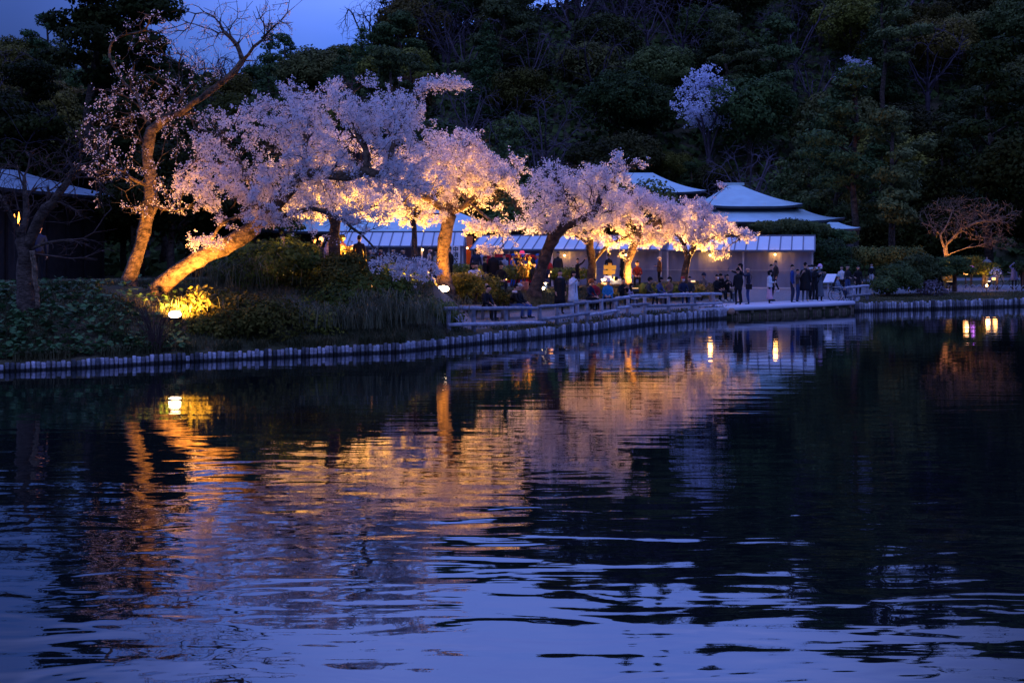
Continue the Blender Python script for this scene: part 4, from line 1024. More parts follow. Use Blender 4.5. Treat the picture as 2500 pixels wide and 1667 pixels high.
# ------------------------------------------------------------------ buildings
def hip_roof(corners, ridge, z0, z1, lift=.18, conc=1.25, n=10, levels=8, top=None):
    """corners: 4 (x, y) round the eave; ridge: 2 (x, y); top: 4 (x, y) for a roof cut off by the storey above."""
    E_ = [np.array(c, float) for c in corners]
    T = [np.array(t, float) for t in top] if top else [np.array(ridge[0]), np.array(ridge[1]), np.array(ridge[1]), np.array(ridge[0])]
    vs, fs = [], []
    for L in range(levels + 1):
        f = L / levels
        for k in range(4):
            for i in range(n):
                s = i / n; e = E_[k] * (1 - s) + E_[(k + 1) % 4] * s; t = T[k] * (1 - s) + T[(k + 1) % 4] * s
                p = e + (t - e) * f; cz = (2 * abs(s - .5)) ** 4 * lift * (1 - f) ** 3
                vs.append((p[0], p[1], z0 + (z1 - z0) * (f * .68 + .32 * f ** (1 + conc)) + cz))
    m = 4 * n
    for L in range(levels):
        for i in range(m): fs.append((L * m + i, L * m + (i + 1) % m, (L + 1) * m + (i + 1) % m, (L + 1) * m + i))
    # underside and thick edge
    b = len(vs)
    cx = sum(e[0] for e in E_) / 4; cy = sum(e[1] for e in E_) / 4
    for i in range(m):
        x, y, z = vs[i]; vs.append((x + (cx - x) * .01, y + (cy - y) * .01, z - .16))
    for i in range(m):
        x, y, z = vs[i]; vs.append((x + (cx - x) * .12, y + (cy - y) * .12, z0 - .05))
    return vs, fs, m, b
def roof_part(root, g, name, *a, mat_='copper', **k):
    vs, fs, m, b = hip_roof(*a, **k)
    vs = [tuple(np.array(v) - g) for v in vs]
    o = MB().add(vs[:b], fs).build(name, M[mat_], root, True)
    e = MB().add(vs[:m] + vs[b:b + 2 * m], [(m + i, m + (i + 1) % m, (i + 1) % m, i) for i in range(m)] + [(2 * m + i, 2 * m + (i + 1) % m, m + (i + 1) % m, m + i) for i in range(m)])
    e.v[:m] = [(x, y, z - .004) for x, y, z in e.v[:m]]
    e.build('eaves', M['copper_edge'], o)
    return o
def wall_box(root, g, x0, x1, y0, y1, z0, z1, m_='darkwood', posts=8, wins=0, pane='glass', wz=(1.0, 2.2)):
    w = MB().box(x0 - g[0], x1 - g[0], y0 - g[1], y1 - g[1], z0 - g[2], z1 - g[2]).build('wall', M[m_], root)
    me = MB().box(-.08, .08, -.08, .08, 0, z1 - z0).mesh('post'); me.materials.append(M['darkwood'])
    for i in range(posts):
        link('post', me, None, root, (x0 + (x1 - x0) * i / (posts - 1) - g[0], y0 - .05 - g[1], z0 - g[2]))
    if wins:
        fw = (x1 - x0) / wins * .62
        fr = MB(); 
        for a in ((-fw / 2, -fw / 2 + .05, wz[0], wz[1]), (fw / 2 - .05, fw / 2, wz[0], wz[1]), (-fw / 2 + .05, fw / 2 - .05, wz[0], wz[0] + .06), (-fw / 2 + .05, fw / 2 - .05, wz[1] - .06, wz[1]), (-.02, .02, wz[0] + .06, wz[1] - .06)):
            fr.box(a[0], a[1], -.05, .02, a[2], a[3])
        fm = fr.mesh('window'); fm.materials.append(M['darkwood']); pm = MB().box(-fw / 2 + .05, fw / 2 - .05, -.015, .0, wz[0] + .06, wz[1] - .06).mesh('pane'); pm.materials.append(M[pane])
        for i in range(wins):
            q = link('window', fm, None, root, (x0 + (x1 - x0) * (i + .5) / wins - g[0], y0 - .03 - g[1], z0 - g[2])); link('pane', pm, None, q, (0, 0, 0))

g = np.array([16.0, 86.0, .8])
r = empty('teahouse', g, 0, 'two-tiered pavilion with pale blue-green roof rising to a peak right of the blossom', 'building')
up = roof_part(r, g, 'upper_roof', [(12.9, 83.2), (19.7, 83.2), (19.7, 92), (12.9, 92)], [(15.5, 87.4), (16.1, 87.4)], 5.72, 7.42, conc=.8)
MB().box(-.9, .5, 1.25, 1.55, 6.54, 6.72).build('ridge_cap', M['copper'], up)
roof_part(r, g, 'lower_roof', [(8.6, 80.6), (21.9, 80.6), (21.9, 95), (8.6, 95)], None, 4.62, 5.55, top=[(12.7, 84.2), (19.9, 84.2), (19.9, 91), (12.7, 91)], lift=.30)
wall_box(r, g, 9.8, 20.8, 82.6, 93, .8, 4.6, 'plaster', 9, 6, 'glass')
MB().box(13.4 - g[0], 19.2 - g[0], 84.4 - g[1], 91 - g[1], 4.9 - g[2], 5.68 - g[2]).build('upper_wall', M['darkwood'], r)
g = np.array([10.0, 100.0, .8])
r = empty('teahouse', g, 0, 'pavilion behind the cherry crowns, only its pale blue roof showing', 'building')
roof_part(r, g, 'roof', [(3.8, 96), (15.2, 96), (15.2, 103), (3.8, 103)], [(8.3, 99.5), (11.4, 99.5)], 7.20, 8.95)
wall_box(r, g, 5.2, 13.8, 97.6, 101.6, .8, 7.1, 'darkwood', 7, 5)
g = np.array([-8.0, 82.0, .8])
r = empty('teahouse', g, 0, 'long low hall with pale blue-green roof behind the left white tent', 'building')
roof_part(r, g, 'roof', [(-16.6, 78), (.5, 78), (.5, 89), (-16.6, 89)], [(-12.5, 83), (-3.9, 83)], 3.95, 5.45)
wall_box(r, g, -15.4, -.8, 79.6, 87.6, .8, 3.85, 'darkwood', 10, 8)
g = np.array([-30.0, 70.0, .9])
r = empty('dark_hall', g, 0, 'dark timber hall at the far left with long sloping blue-lit roof', 'building')
roof_part(r, g, 'roof', [(-26.7, 62.6), (-24.2, 79.8), (-37.7, 82.7), (-39.9, 65.3)], [(-32.5, 68.2), (-30.5, 75.7)], 6.05, 7.69, lift=.08, mat_='dim_roof')
mb = MB(); cs = [(-28.1, 65.2), (-26.1, 78.0), (-36.2, 80.6), (-38.0, 67.0)]
mb.add([(x - g[0], y - g[1], z) for z in (-.6, 5.0) for x, y in cs], [(0, 1, 5, 4), (1, 2, 6, 5), (2, 3, 7, 6), (3, 0, 4, 7), (4, 5, 6, 7)]); mb.build('wall', M['darkwood'], r)
pm_ = MB().box(-.08, .08, -.08, .08, -.6, 5.0).mesh('post'); pm_.materials.append(M['darkwood'])
for i in range(7):
    f = i / 6; link('post', pm_, None, r, (-27.98 + 2.0 * f - g[0], 65.2 + 12.8 * f - g[1], 0))
g = np.array([20.55, 78.5, .8])
r = empty('garden_pavilion', g, 0, 'small pale-windowed pavilion peeping through the pines right of the peaked roof', 'building')
roof_part(r, g, 'roof', [(g[0] - 1.1, 76.5), (g[0] + 1.15, 76.5), (g[0] + 1.15, 80.5), (g[0] - 1.1, 80.5)], [(g[0] - .3, 78.5), (g[0] + .3, 78.5)], 4.10, 4.55, lift=.1)
wall_box(r, g, g[0] - .9, g[0] + .95, 76.9, 80.2, .8, 4.0, 'plaster', 4, 3, 'white', (2.72, 3.1))

# ------------------------------------------------------------------ tents
def bulb(x, y, z, label, power=14, warm=(1.0, .42, .09)):
    r = empty('bulb_lamp', (x, y, z), 0, label, 'lamp')
    MB().ball((0, 0, 0), .055, 10, 7).build('bulb', M['bulb'], r, True)
    MB().lathe([(.02, .05), (.028, .055), (.028, .13), (.008, .14), (.006, .34)], n=8).build('socket', M['black'], r)
    ld = bpy.data.lights.new('bulb_light', 'POINT'); ld.energy = power; ld.color = warm; ld.shadow_soft_size = .13
    lo = bpy.data.objects.new('bulb_light', ld); COL.objects.link(lo); lo.parent = r; lo.location = (0, -.09, -.02)
    return r

def tent(A, axis, npan, pw, zg, ze, label, run=2.25, rise=.78, sheets=(), poles=(), bulbs=(), wallset=.35):
    ang = math.atan2(axis[1], axis[0]); r = empty('marquee_tent', (A[0], A[1], zg), ang, label, 'tent')
    he = ze - zg; Lx = npan * pw
    def slat(w, off):                                                     # a bar along the slope
        mb = MB(); mb.bar((0, 0, he + off), (0, run, he + rise + off), w, .05); return mb.mesh('rafter')
    pm = MB(); t = .012
    vs = [(.035, 0, he - t), (pw - .035, 0, he - t), (pw - .035, run, he + rise - t), (.035, run, he + rise - t)]
    mid = [(.035 + (pw - .07) * i / 4, run * j / 4, he + rise * j / 4 + .02 * math.sin(math.pi * i / 4) * math.sin(math.pi * j / 4)) for j in range(5) for i in range(5)]
    fs = [(j * 5 + i, j * 5 + i + 1, j * 5 + i + 6, j * 5 + i + 5) for j in range(4) for i in range(4)]
    b = [(x, y, z - t) for x, y, z in mid]
    pm.add(mid, fs); pm.add(b, [tuple(reversed(f)) for f in fs]); pme = pm.mesh('roof_panel', True); pme.materials.append(M['canvas'])
    rme = slat(.07, .0); rme.materials.append(M['steel'])
    back = MB().add([(0, run + .03, he + rise), (Lx, run + .03, he + rise), (Lx, run * 2, he), (0, run * 2, he), (0, run + .03, he + rise - .02), (Lx, run + .03, he + rise - .02), (Lx, run * 2, he - .02), (0, run * 2, he - .02)], [(0, 1, 2, 3), (7, 6, 5, 4), (2, 6, 7, 3)])
    back.build('rear_canopy', M['canvas'], r)
    for i in range(npan): link('roof_panel', pme, None, r, (i * pw, 0, 0))
    for i in range(npan + 1): link('rafter', rme, None, r, (i * pw, 0, 0))
    MB().box(-.04, Lx + .04, -.06, -.005, he - .07, he + .03).build('eave_beam', M['steel'], r)
    MB().box(-.04, Lx + .04, run - .03, run + .03, he + rise + .028, he + rise + .07).build('ridge_beam', M['steel'], r)
    MB().box(0, Lx, run * 2 - .9, run * 2 - .88, 0, he - .05).build('rear_wall', M['sheet'], r)
    pl = MB().box(-.045, .045, -.045, .045, -.3, he - .075).mesh('pole'); pl.materials.append(M['pole'])
    for x in poles: link('pole', pl, None, r, (x, wallset - .12, 0))
    for k, (a, c) in enumerate(sheets):
        nx = max(4, int((c - a) / .10)); nz = 10; vs, fs = [], []; rr = np.random.default_rng(int(a * 10) + 3); ph = rr.uniform(0, 6, 4)
        for j in range(nz + 1):
            for i in range(nx + 1):
                x = a + (c - a) * i / nx; z = .02 + (he - .12) * j / nz
                y = wallset + .035 * math.sin(x * 3.1 + ph[0] + .4 * math.sin(z * 2)) + .022 * math.sin(x * 8.5 + ph[1] + z * .8) * (j / nz) + .012 * math.sin(x * 19 + ph[2])
                vs.append((x, y, z + .02 * math.sin(x * 2 + ph[3]) * (j == 0)))
        fs = [(j * (nx + 1) + i, j * (nx + 1) + i + 1, (j + 1) * (nx + 1) + i + 1, (j + 1) * (nx + 1) + i) for j in range(nz) for i in range(nx)]
        MB().add(vs, fs).build('vinyl_sheet', M['sheet'], r, True)
        MB().box(a, c, wallset - .09, wallset - .05, .98, 1.0).build('rope', M['pole'], r)
        MB().tube([(a, wallset - .06, .03), (c, wallset - .06, .03)], .05, 8).build('sheet_weight', M['pole'], r)
    q = Matrix.Rotation(ang, 3, 'Z')
    for x, z, lb, pw_ in bulbs:
        w = q @ Vector((x, wallset - .22, 0)); bulb(A[0] + w.x, A[1] + w.y, zg + z, lb, pw_)
    return r
ax = np.array([1, -.25]); ax /= np.linalg.norm(ax)
RE = np.array([(1989 - UH) / FPX * 65, 65.0])                              # right front corner of the tent row
pw3 = .60; n3 = 13; n2 = 18
A3 = RE - ax * pw3 * n3
A2 = A3 - ax * (pw3 * n2 + .35)
def along(A, u):                                                            # distance along the front at picture column u
    k = (u - UH) / FPX; return (k * A[1] - A[0]) / (ax[0] - k * ax[1])
tent(A3, ax, n3, pw3, .74, 2.80, 'white ribbed tent at the right end of the row with two glowing bulbs',
     sheets=[(.05, along(A3, 1812)), (along(A3, 1816), n3 * pw3 - .1)], poles=[.0, along(A3, 1814), n3 * pw3 - .12],
     bulbs=[(along(A3, 1733), 1.79, 'left of the two bare bulbs on the right tent, above the seated phone users', 24), (along(A3, 1892), 1.84, 'right of the two bare bulbs on the right tent, above the tall man', 22)])
tent(A2, ax, n2, pw3, .76, 2.84, 'long white ribbed tent in the middle behind the cherry trunks and the fire vehicle',
     sheets=[(along(A2, 1345), along(A2, 1480)), (along(A2, 1482), along(A2, 1610)), (along(A2, 1611), along(A2, 1632))], poles=[.05, along(A2, 1240), along(A2, 1345), along(A2, 1481), along(A2, 1610), n2 * pw3 - .02],
     bulbs=[(along(A2, 1377), 1.75, 'bulb glowing orange on the vinyl sheet right of the black cherry trunk', 26), (along(A2, 1527), 1.78, 'bulb behind the orange-lit curving cherry trunk', 9)])
tent(np.array([(795 - UH) / FPX * 66.5, 66.5]), (1, 0), 13, .575, .85, 3.02, 'white ribbed tent at the left, open at the front, behind the largest cherry',
     poles=[.02, 3.4, 5.2, 7.4], bulbs=[(5.24, 1.98, 'small bright bulb inside the left tent beside the orange trunk', 5)])
# orange-lit stall between the tents, lamplight put into its cloth colour
r = empty('orange_lit_stall', ground(1136, 73), 0, 'small stall with orange-lit awning in the gap between the left and middle tents', 'stall')
MB().add([(-.42, 0, 2.25), (.42, 0, 2.25), (.42, .9, 2.85), (-.42, .9, 2.85), (-.42, 0, 2.23), (.42, 0, 2.23), (.42, .9, 2.83), (-.42, .9, 2.83)], [(0, 1, 2, 3), (7, 6, 5, 4), (0, 4, 5, 1)]).build('awning', M['orange_lit_cloth'], r)
MB().box(-.40, .40, .85, .87, .0, 2.7).build('back_cloth', M['orange_lit_cloth'], r)
for s_ in (-.40, .38): MB().box(s_, s_ + .03, .0, .03, -.1, 2.2).build('pole', M['pole'], r)
bulb(*(ground(1141, 72.9) + np.array([0, 0, 2.12])), 'tiny bulb under the orange-lit stall awning', 16)

# ------------------------------------------------------------------ writing on things
def text(s, size, m_, parent, loc, rot=(R(90), 0, 0), name='lettering', ext=.004):
    cu = bpy.data.curves.new('t', 'FONT'); cu.body = s; cu.size = size; cu.align_x = 'CENTER'; cu.align_y = 'CENTER'; cu.extrude = ext; cu.resolution_u = 2; cu.offset = size * .018
    o = bpy.data.objects.new('t', cu); COL.objects.link(o)
    dg = bpy.context.evaluated_depsgraph_get(); me = bpy.data.meshes.new_from_object(o.evaluated_get(dg)); me.materials.clear()
    bpy.data.objects.remove(o); bpy.data.curves.remove(cu)
    return link(name, me, M[m_], parent, loc, rot)
r = empty('vertical_sign', ground(1111.5, 63), 0, 'tall white vertical signboard with black characters beside the orange trunk', 'sign')
zt = P(0, 600, 63)[2] - r.location.z
MB().box(-.25, .25, 0, .03, zt - 1.55, zt).build('board', M['white'], r)
MB().box(-.27, -.252, -.01, .04, zt - 1.57, zt + .02).build('frame', M['steel'], r); MB().box(.252, .27, -.01, .04, zt - 1.57, zt + .02).build('frame', M['steel'], r)
for s_ in (-.22, .18): MB().box(s_, s_ + .04, .035, .07, -.2, zt - .1).build('leg', M['pole'], r)
for i, c in enumerate('中消防署'): text(c, .30, 'ink', r, (.02, -.006, zt - .20 - i * .29))

# red fire vehicle
def wheel_mesh(R_, w, tyre=.05):
    return MB().tube([(0, -w / 2, 0), (0, w / 2, 0)], R_, 20).mesh('wheel', True)
g = ground(1258, 62.6); r = empty('fire_vehicle', g, R(8), 'small red fire vehicle with roof beacon behind the hedge, crew in blue beside it', 'fire vehicle')
def prof_solid(pr, y0, y1):
    n = len(pr); vs = [(x, y0, z) for x, z in pr] + [(x, y1, z) for x, z in pr]
    return MB().add(vs, [tuple(range(n)), tuple(reversed(range(n, 2 * n)))] + [((i + 1) % n, i, n + i, n + (i + 1) % n) for i in range(n)])
body = [(-1.55, .30), (1.45, .30), (1.55, .42), (1.56, .85), (1.40, 1.02), (.98, 1.62), (.85, 1.72), (-1.45, 1.74), (-1.56, 1.6)]
prof_solid(body, -.70, .70).build('body', M['red_paint'], r)
prof_solid([(.48, 1.05), (1.16, 1.05), (.86, 1.56), (.48, 1.58)], -.708, -.703).build('side_window', M['glass'], r)
prof_solid([(-.30, 1.05), (.38, 1.05), (.38, 1.58), (-.30, 1.58)], -.708, -.703).build('side_window', M['glass'], r)
prof_solid([(-1.35, 1.05), (-.42, 1.05), (-.42, 1.58), (-1.35, 1.58)], -.708, -.703).build('side_window', M['glass'], r)
MB().add([(1.395, -.6, 1.04), (1.395, .6, 1.04), (1.0, .55, 1.61), (1.0, -.55, 1.61)], [(0, 1, 2, 3)]).build('windscreen', M['glass'], r)
prof_solid([(-1.5, .82), (1.5, .82), (1.5, .90), (-1.5, .90)], -.706, -.702).build('white_stripe', M['white'], r)
for z_ in (.42, 1.30):
    pass
MB().box(-.35, -.33, -.712, -.704, .36, 1.0).build('door_seam', M['black'], r)
for x_, nm in ((1.0, 'wheel'), (-1.0, 'wheel')):
    for y_ in (-.68, .60):
        w = MB().tube([(0, 0, 0), (0, .09, 0)], .27, 18).build('wheel', M['rubber'], r, loc=(x_, y_, .27)); MB().tube([(0, -.01, 0), (0, .0, 0)], .16, 14).build('hub', M['chrome'], w)
MB().lathe([(.11, 0), (.13, .03), (.12, .12), (.06, .16)], n=14).build('beacon', M['redlamp'], r, True, loc=(.35, 0, 1.76)); MB().box(.0, .7, -.45, .45, 1.735, 1.77).build('beacon_bar', M['white'], r)
for y_ in (-.5, .36): MB().box(1.50, 1.58, y_, y_ + .16, .60, .74).build('headlight', M['chrome'], r)
text('横浜市中消防団', .19, 'white', r, (.05, -.712, .66))
text('消防', .16, 'white', r, (-.9, -.712, 1.0))

# ------------------------------------------------------------------ log railings, deck, benches
def rail_fence(label, posts, rails, off=.5):
    u0 = sum(posts) / len(posts); g = ground(u0, float(shore_d(u0)) + off); r = empty('log_railing', g, 0, label, 'railing')
    dd = lambda u: float(shore_d(u)) + off
    ytop = lambda u: min([np.interp(u, [a[0], b[0]], [a[1], b[1]]) for a, b in rails if min(a[0], b[0]) - 6 <= u <= max(a[0], b[0]) + 6] + [np.interp(u, [rails[0][0][0], rails[-1][1][0]], [rails[0][0][1], rails[-1][1][1]])])
    for u in posts:
        b = ground(u, dd(u)) - g; t = P(u, ytop(u), dd(u)) - g
        MB().tube([(b[0], b[1], b[2] - .3), (b[0], b[1], t[2] - .01), (b[0], b[1], t[2] + .015)], [.075, .068, .05], 9).build('post', M['wood'], r, True)
    for a, b in rails:
        p, q = P(a[0], a[1], dd(a[0]) - .10) - g, P(b[0], b[1], dd(b[0]) - .10) - g
        k = 5; pts = [p + (q - p) * i / k + np.array([0, 0, .008 * math.sin(i * 2.1)]) for i in range(k + 1)]
        MB().tube(pts, [.052, .058, .055, .060, .056, .052], 9).build('rail', M['wood'], r, True)
rail_fence('log railing nearest the reeds, in front of the bench with the old couple', [1095, 1156, 1235, 1317],
           [((1085, 753), (1312, 752)), ((1095, 793), (1330, 787))])
rail_fence('curving middle log railing in front of the standing couple and seated people', [1359, 1396, 1409, 1432, 1468, 1503, 1533],
           [((1313, 749), (1402, 743)), ((1400, 741), (1507, 731)), ((1504, 728), (1538, 725)), ((1323, 780), (1438, 764)), ((1438, 769), (1511, 757)), ((1507, 752), (1540, 748))])
rail_fence('straight log railing running right to the start of the deck', [1574, 1632, 1690, 1742],
           [((1535, 723), (1641, 719)), ((1641, 719), (1761, 717)), ((1535, 745), (1582, 742)), ((1578, 747), (1700, 743)), ((1700, 743), (1763, 740))])
rail_fence('short log railing at the right end of the deck beside the wheelchair', [2076, 2086, 2117],
           [((2062, 703), (2121, 697)), ((2064, 723), (2126, 718))], off=.9)

# deck
d0, d1 = float(shore_d(1775)), float(shore_d(2088)); Lp = np.array([(1775 - UH) / FPX * d0, d0]); Rp = np.array([(2088 - UH) / FPX * d1, d1])
dv = Rp - Lp; LL = np.linalg.norm(dv); ang = math.atan2(dv[1], dv[0]); r = empty('pond_deck', (Lp[0], Lp[1], 0), ang, 'pale timber deck standing on short brown piles over the pond edge', 'deck')
for i in range(9): MB().box(.0, LL, .16 + i * .20, .16 + i * .20 + .19, .44 + .002 * (i % 2), .485 + .002 * (i % 2)).build('plank', M['plank'], r)
MB().tube([(-.1 + LL * i / 8, .02, .395 + .006 * math.sin(i * 1.9)) for i in range(9)], [.10, .104, .10, .105, .10, .103, .10, .104, .095], 12).build('edge_log', M['plank'], r, True)
MB().box(-1.6, -.15, .05, .24, .36, .46).build('edge_plank', M['plank'], r)
MB().tube([(.12, -.22, .30), (.12, .35, .30)], .13, 16).build('log_end', cloth('cut_log_end', (.42, .24, .16)), r, True)
jm = MB().box(-.07, .07, -.04, 1.8, .18, .29).mesh('joist'); jm.materials.append(M['pile'])
for i in range(9): link('joist', jm, None, r, (.6 + (LL - 1.0) * i / 8, 0, 0))
k = 0.0; i = 0; rr = random.Random(21)
pms = []
for q in range(4):
    z_ = MB().lathe([(.058, -.4), (.058, .13), (.05, .165), (.03, .17)], n=8).mesh('pile', True); z_.materials.append(M['pile']); pms.append(z_)
while k < LL:
    link('pile', pms[rr.randrange(4)], None, r, (k, .10 + rr.uniform(-.02, .02), rr.uniform(-.04, .02)), (rr.uniform(-.03, .03), rr.uniform(-.04, .04), rr.uniform(0, 6)), (rr.uniform(.85, 1.12),) * 2 + (1,)); k += .128
MB().box(0, LL, 1.0, 1.1, -.5, .40).build('rear_board', M['pile'], r)
# paved curb running left from the deck
def bench(u, d, L, label, rz=0, w=.38, h=.40):
    g = ground(u, d); r = empty('bench', g, rz, label, 'bench')
    for i in range(3): MB().box(-L / 2, L / 2, -w / 2 + i * w / 3, -w / 2 + (i + 1) * w / 3 - .015, h - .045, h).build('seat_board', M['wood'], r)
    for s_ in (-L * .36, L * .36): MB().box(s_ - .05, s_ + .05, -w / 2 + .03, w / 2 - .03, -.1, h - .047).build('leg', M['wood_cap'], r)
    return r
bench(1145, 42.6, 1.3, 'left bench behind the nearest log railing, beside the reeds', .03)
bench(1210, 43.2, 1.25, 'bench holding the old couple behind the nearest log railing', .03)
bench(1252, 43.8, 1.0, 'bench under the seated man with white hood', .05)
bench(1436, 49.6, 1.3, 'bench of the seated person in orange-lit hood behind the curving railing', .1)
bench(1486, 50.6, 1.0, 'bench under the person in bright blue jacket', .1)
bench(1524, 51.4, 1.2, 'bench under the man in glasses and black jacket', .1)
bench(1585, 52.6, 1.6, 'bench of the person with yellow backpack', .1)
bench(1655, 53.8, 2.0, 'long bench of the masked people near the deck', .12)
bench(1762, 56.6, 1.4, 'bench of the three phone users left of the deck', .1)

# ------------------------------------------------------------------ signposts, boards, tables
g = ground(1489, 59); r = empty('signpost', g, 0, 'yellow-lit wooden signpost with two crossing boards between the cherry trunks', 'signpost')
z = lambda y: P(0, y, 59)[2] - g[2]
MB().box(-.085, .085, -.05, .05, -.2, z(642)).build('post', M['sign_wood'], r)
MB().add([(-.30, -.09, z(657)), (.28, -.09, z(658)), (.30, -.09, z(648)), (-.30, -.09, z(647)), (-.30, -.06, z(657)), (.28, -.06, z(658)), (.30, -.06, z(648)), (-.30, -.06, z(647))], [(0, 1, 2, 3), (7, 6, 5, 4), (0, 4, 5, 1), (2, 6, 7, 3), (0, 3, 7, 4), (1, 5, 6, 2)]).build('board', M['sign_wood'], r)
MB().add([(-.33, -.09, z(670)), (.24, -.09, z(669)), (.26, -.09, z(660)), (-.33, -.09, z(659)), (-.33, -.06, z(670)), (.24, -.06, z(669)), (.26, -.06, z(660)), (-.33, -.06, z(659))], [(0, 1, 2, 3), (7, 6, 5, 4), (0, 4, 5, 1), (2, 6, 7, 3), (0, 3, 7, 4), (1, 5, 6, 2)]).build('board', M['sign_wood'], r)
MB().box(-.075, .075, -.105, -.095, z(671), z(643)).build('front_batten', M['sign_wood'], r)
g = ground(1494, 57.6); r = empty('map_table', g, 0, 'white covered table with sloping map board below the yellow-lit signpost', 'table')
z = lambda y: P(0, y, 57.6)[2] - g[2]
MB().box(-.50, .50, 0, .55, z(682) - .04, z(682)).build('table_top', M['white'], r)
for s_ in (-.45, .41):
    for t_ in (.03, .48): MB().box(s_, s_ + .04, t_, t_ + .04, -.1, z(682) - .04).build('leg', M['pole'], r)
MB().box(-.1, .48, -.02, -.008, .12, z(682) - .06).build('cloth_front', M['canvas'], r)
MB().add([(-.42, .05, z(682) + .01), (-.02, .05, z(682) + .01), (.0, .40, z(674)), (-.34, .40, z(674)), (-.42, .09, z(682) + .005), (-.02, .09, z(682) + .005), (.0, .43, z(675)), (-.34, .43, z(675))], [(0, 1, 2, 3), (7, 6, 5, 4), (0, 4, 5, 1), (2, 6, 7, 3), (1, 5, 6, 2), (0, 3, 7, 4)]).build('map_board', M['canvas'], r)
for i in range(3): MB().box(-.33 + i * .11, -.26 + i * .11, .10, .105, z(682) + .04, z(682) + .07).build('map_print', M['steel'], r)
g = ground(2026, 60.5); r = empty('info_board', g, R(-12), 'tilted white information board on two posts left of the wheelchair', 'sign')
z = lambda y: P(0, y, 60.5)[2] - g[2]
MB().add([(-.34, -.22, z(689)), (.16, -.22, z(689)), (.34, .22, z(669)), (-.14, .22, z(669)), (-.34, -.19, z(689) - .03), (.16, -.19, z(689) - .03), (.34, .25, z(669) - .03), (-.14, .25, z(669) - .03)], [(0, 1, 2, 3), (7, 6, 5, 4), (0, 4, 5, 1), (2, 6, 7, 3), (1, 5, 6, 2), (0, 3, 7, 4)]).build('board', M['white'], r)
MB().add([(-.13, -.12, z(689) + .085), (.17, -.12, z(689) + .085), (.24, .08, z(680) + .085), (-.03, .08, z(680) + .085)], [(0, 1, 2, 3)]).build('map_print', cloth('dark_map_print', (.10, .16, .17)), r)
for s_ in (-.12, .10): MB().box(s_, s_ + .07, -.02, .05, -.1, z(684)).build('leg', M['wood'], r)
g = ground(1542, 62); r = empty('sign_panel', g, 0, 'small white standing panel right of the curving cherry trunk', 'sign'); MB().box(-.09, .09, 0, .02, .35, .75).build('board', M['white'], r); MB().box(-.1, -.08, .022, .04, -.1, .8).build('leg', M['steel'], r); MB().box(.08, .1, .022, .04, -.1, .8).build('leg', M['steel'], r)

# ------------------------------------------------------------------ lamps
def flood(u, y, d, label, power, aim, cone=120, col=(1.0, .47, .065), w=.34, lens='lamp_hot', lh=.03, stand=True, face=False):
    p = P(u, y, d); g = ground(u, d); p[2] = max(p[2], g[2] + .12)
    r = empty('floodlight', g, 0, label, 'floodlight'); q = Vector(p - g)
    t = (Vector(P(*aim)) - Vector(p)).normalized()
    rot = (Vector((0, -.8, .6)) if face else t).to_track_quat('Z', 'Y')
    h = MB().box(-w / 2, w / 2, -.10, .10, -.12, .0).build('housing', M['black'], r); h.location = q; h.rotation_mode = 'QUATERNION'; h.rotation_quaternion = rot
    ln = (MB().lathe([(w / 2, .002), (w / 2, .02), (w * .42, .05), (w * .2, .065)], n=20, sy=.62).build('lens', M[lens], h, True)) if face else MB().box(-w / 2 + .02, w / 2 - .02, -.085, .085, .002, lh).build('lens', M[lens], h)
    if stand: MB().tube([(q.x, q.y, -.1), (q.x, q.y, q.z - .06)], .018, 6).build('stand', M['black'], r)
    ld = bpy.data.lights.new('flood_beam', 'SPOT'); ld.energy = power; ld.color = col; ld.spot_size = R(cone); ld.spot_blend = .8; ld.shadow_soft_size = .10
    lo = bpy.data.objects.new('flood_beam', ld); COL.objects.link(lo); lo.parent = r; lo.location = q + t * (lh + .05); lo.rotation_mode = 'QUATERNION'; lo.rotation_quaternion = (-t).to_track_quat('Z', 'Y')
    return r
flood(427, 768, 33.2, 'glaring floodlight low in the grass below the leaning cherry trunk', 2900, (470, 640, 35.6), 138, col=(1, .42, .07), w=.34, lh=.09, face=True)
flood(1082, 708, 42.2, 'white-hot floodlight at the foot of the orange cherry trunk', 620, (1088, 520, 43.6), 130, col=(1, .40, .045), w=.40, lh=.08, face=True)
flood(1112, 700, 46.2, 'added unseen floodlight behind the orange cherry trunk, aimed up into its crown', 4600, (1095, 480, 44.0), 150, lens='lamp_dim')  # extra lamp added out of sight to brighten the crown
flood(700, 676, 38.9, 'added unseen floodlight in the bushes under the arching limb of the largest cherry', 1300, (700, 480, 35.5), 120, lens='lamp_dim')  # unseen lamp added to warm the lower crown
flood(1320, 719, 51.6, 'pinkish floodlight beside the black cherry trunk', 4200, (1380, 480, 50.5), 150, col=(1.0, .50, .16), lh=.07)
flood(845, 655, 42.6, 'unseen floodlight hidden among bushes at the foot of the dark upright cherry', 3600, (850, 430, 41.6), 150)  # unseen lamp, added for the orange crown glow
flood(1476, 708, 57.6, 'unseen floodlight under the golden bush at the forked cherry trunk', 5200, (1490, 520, 56.2), 150, lens='lamp_dim')  # unseen lamp added behind the trunk to light the crown
flood(1550, 706, 54.3, 'unseen floodlight at the foot of the orange curving cherry trunk', 1300, (1545, 500, 55.5), 130, col=(1, .42, .07), lens='lamp_dim')  # unseen lamp added to light this trunk and crown
flood(1690, 700, 61.6, 'unseen floodlight behind the seated people at the last cherry of the row', 4400, (1700, 530, 60.2), 140, lens='lamp_dim')  # unseen lamp added to light the last crown
flood(2318, 690, 66.8, 'unseen floodlight between the two dark pine trunks under the wide bare tree', 850, (2310, 590, 68), 130, col=(1, .42, .08), lens='lamp_dim')  # unseen lamp added to light the bare tree
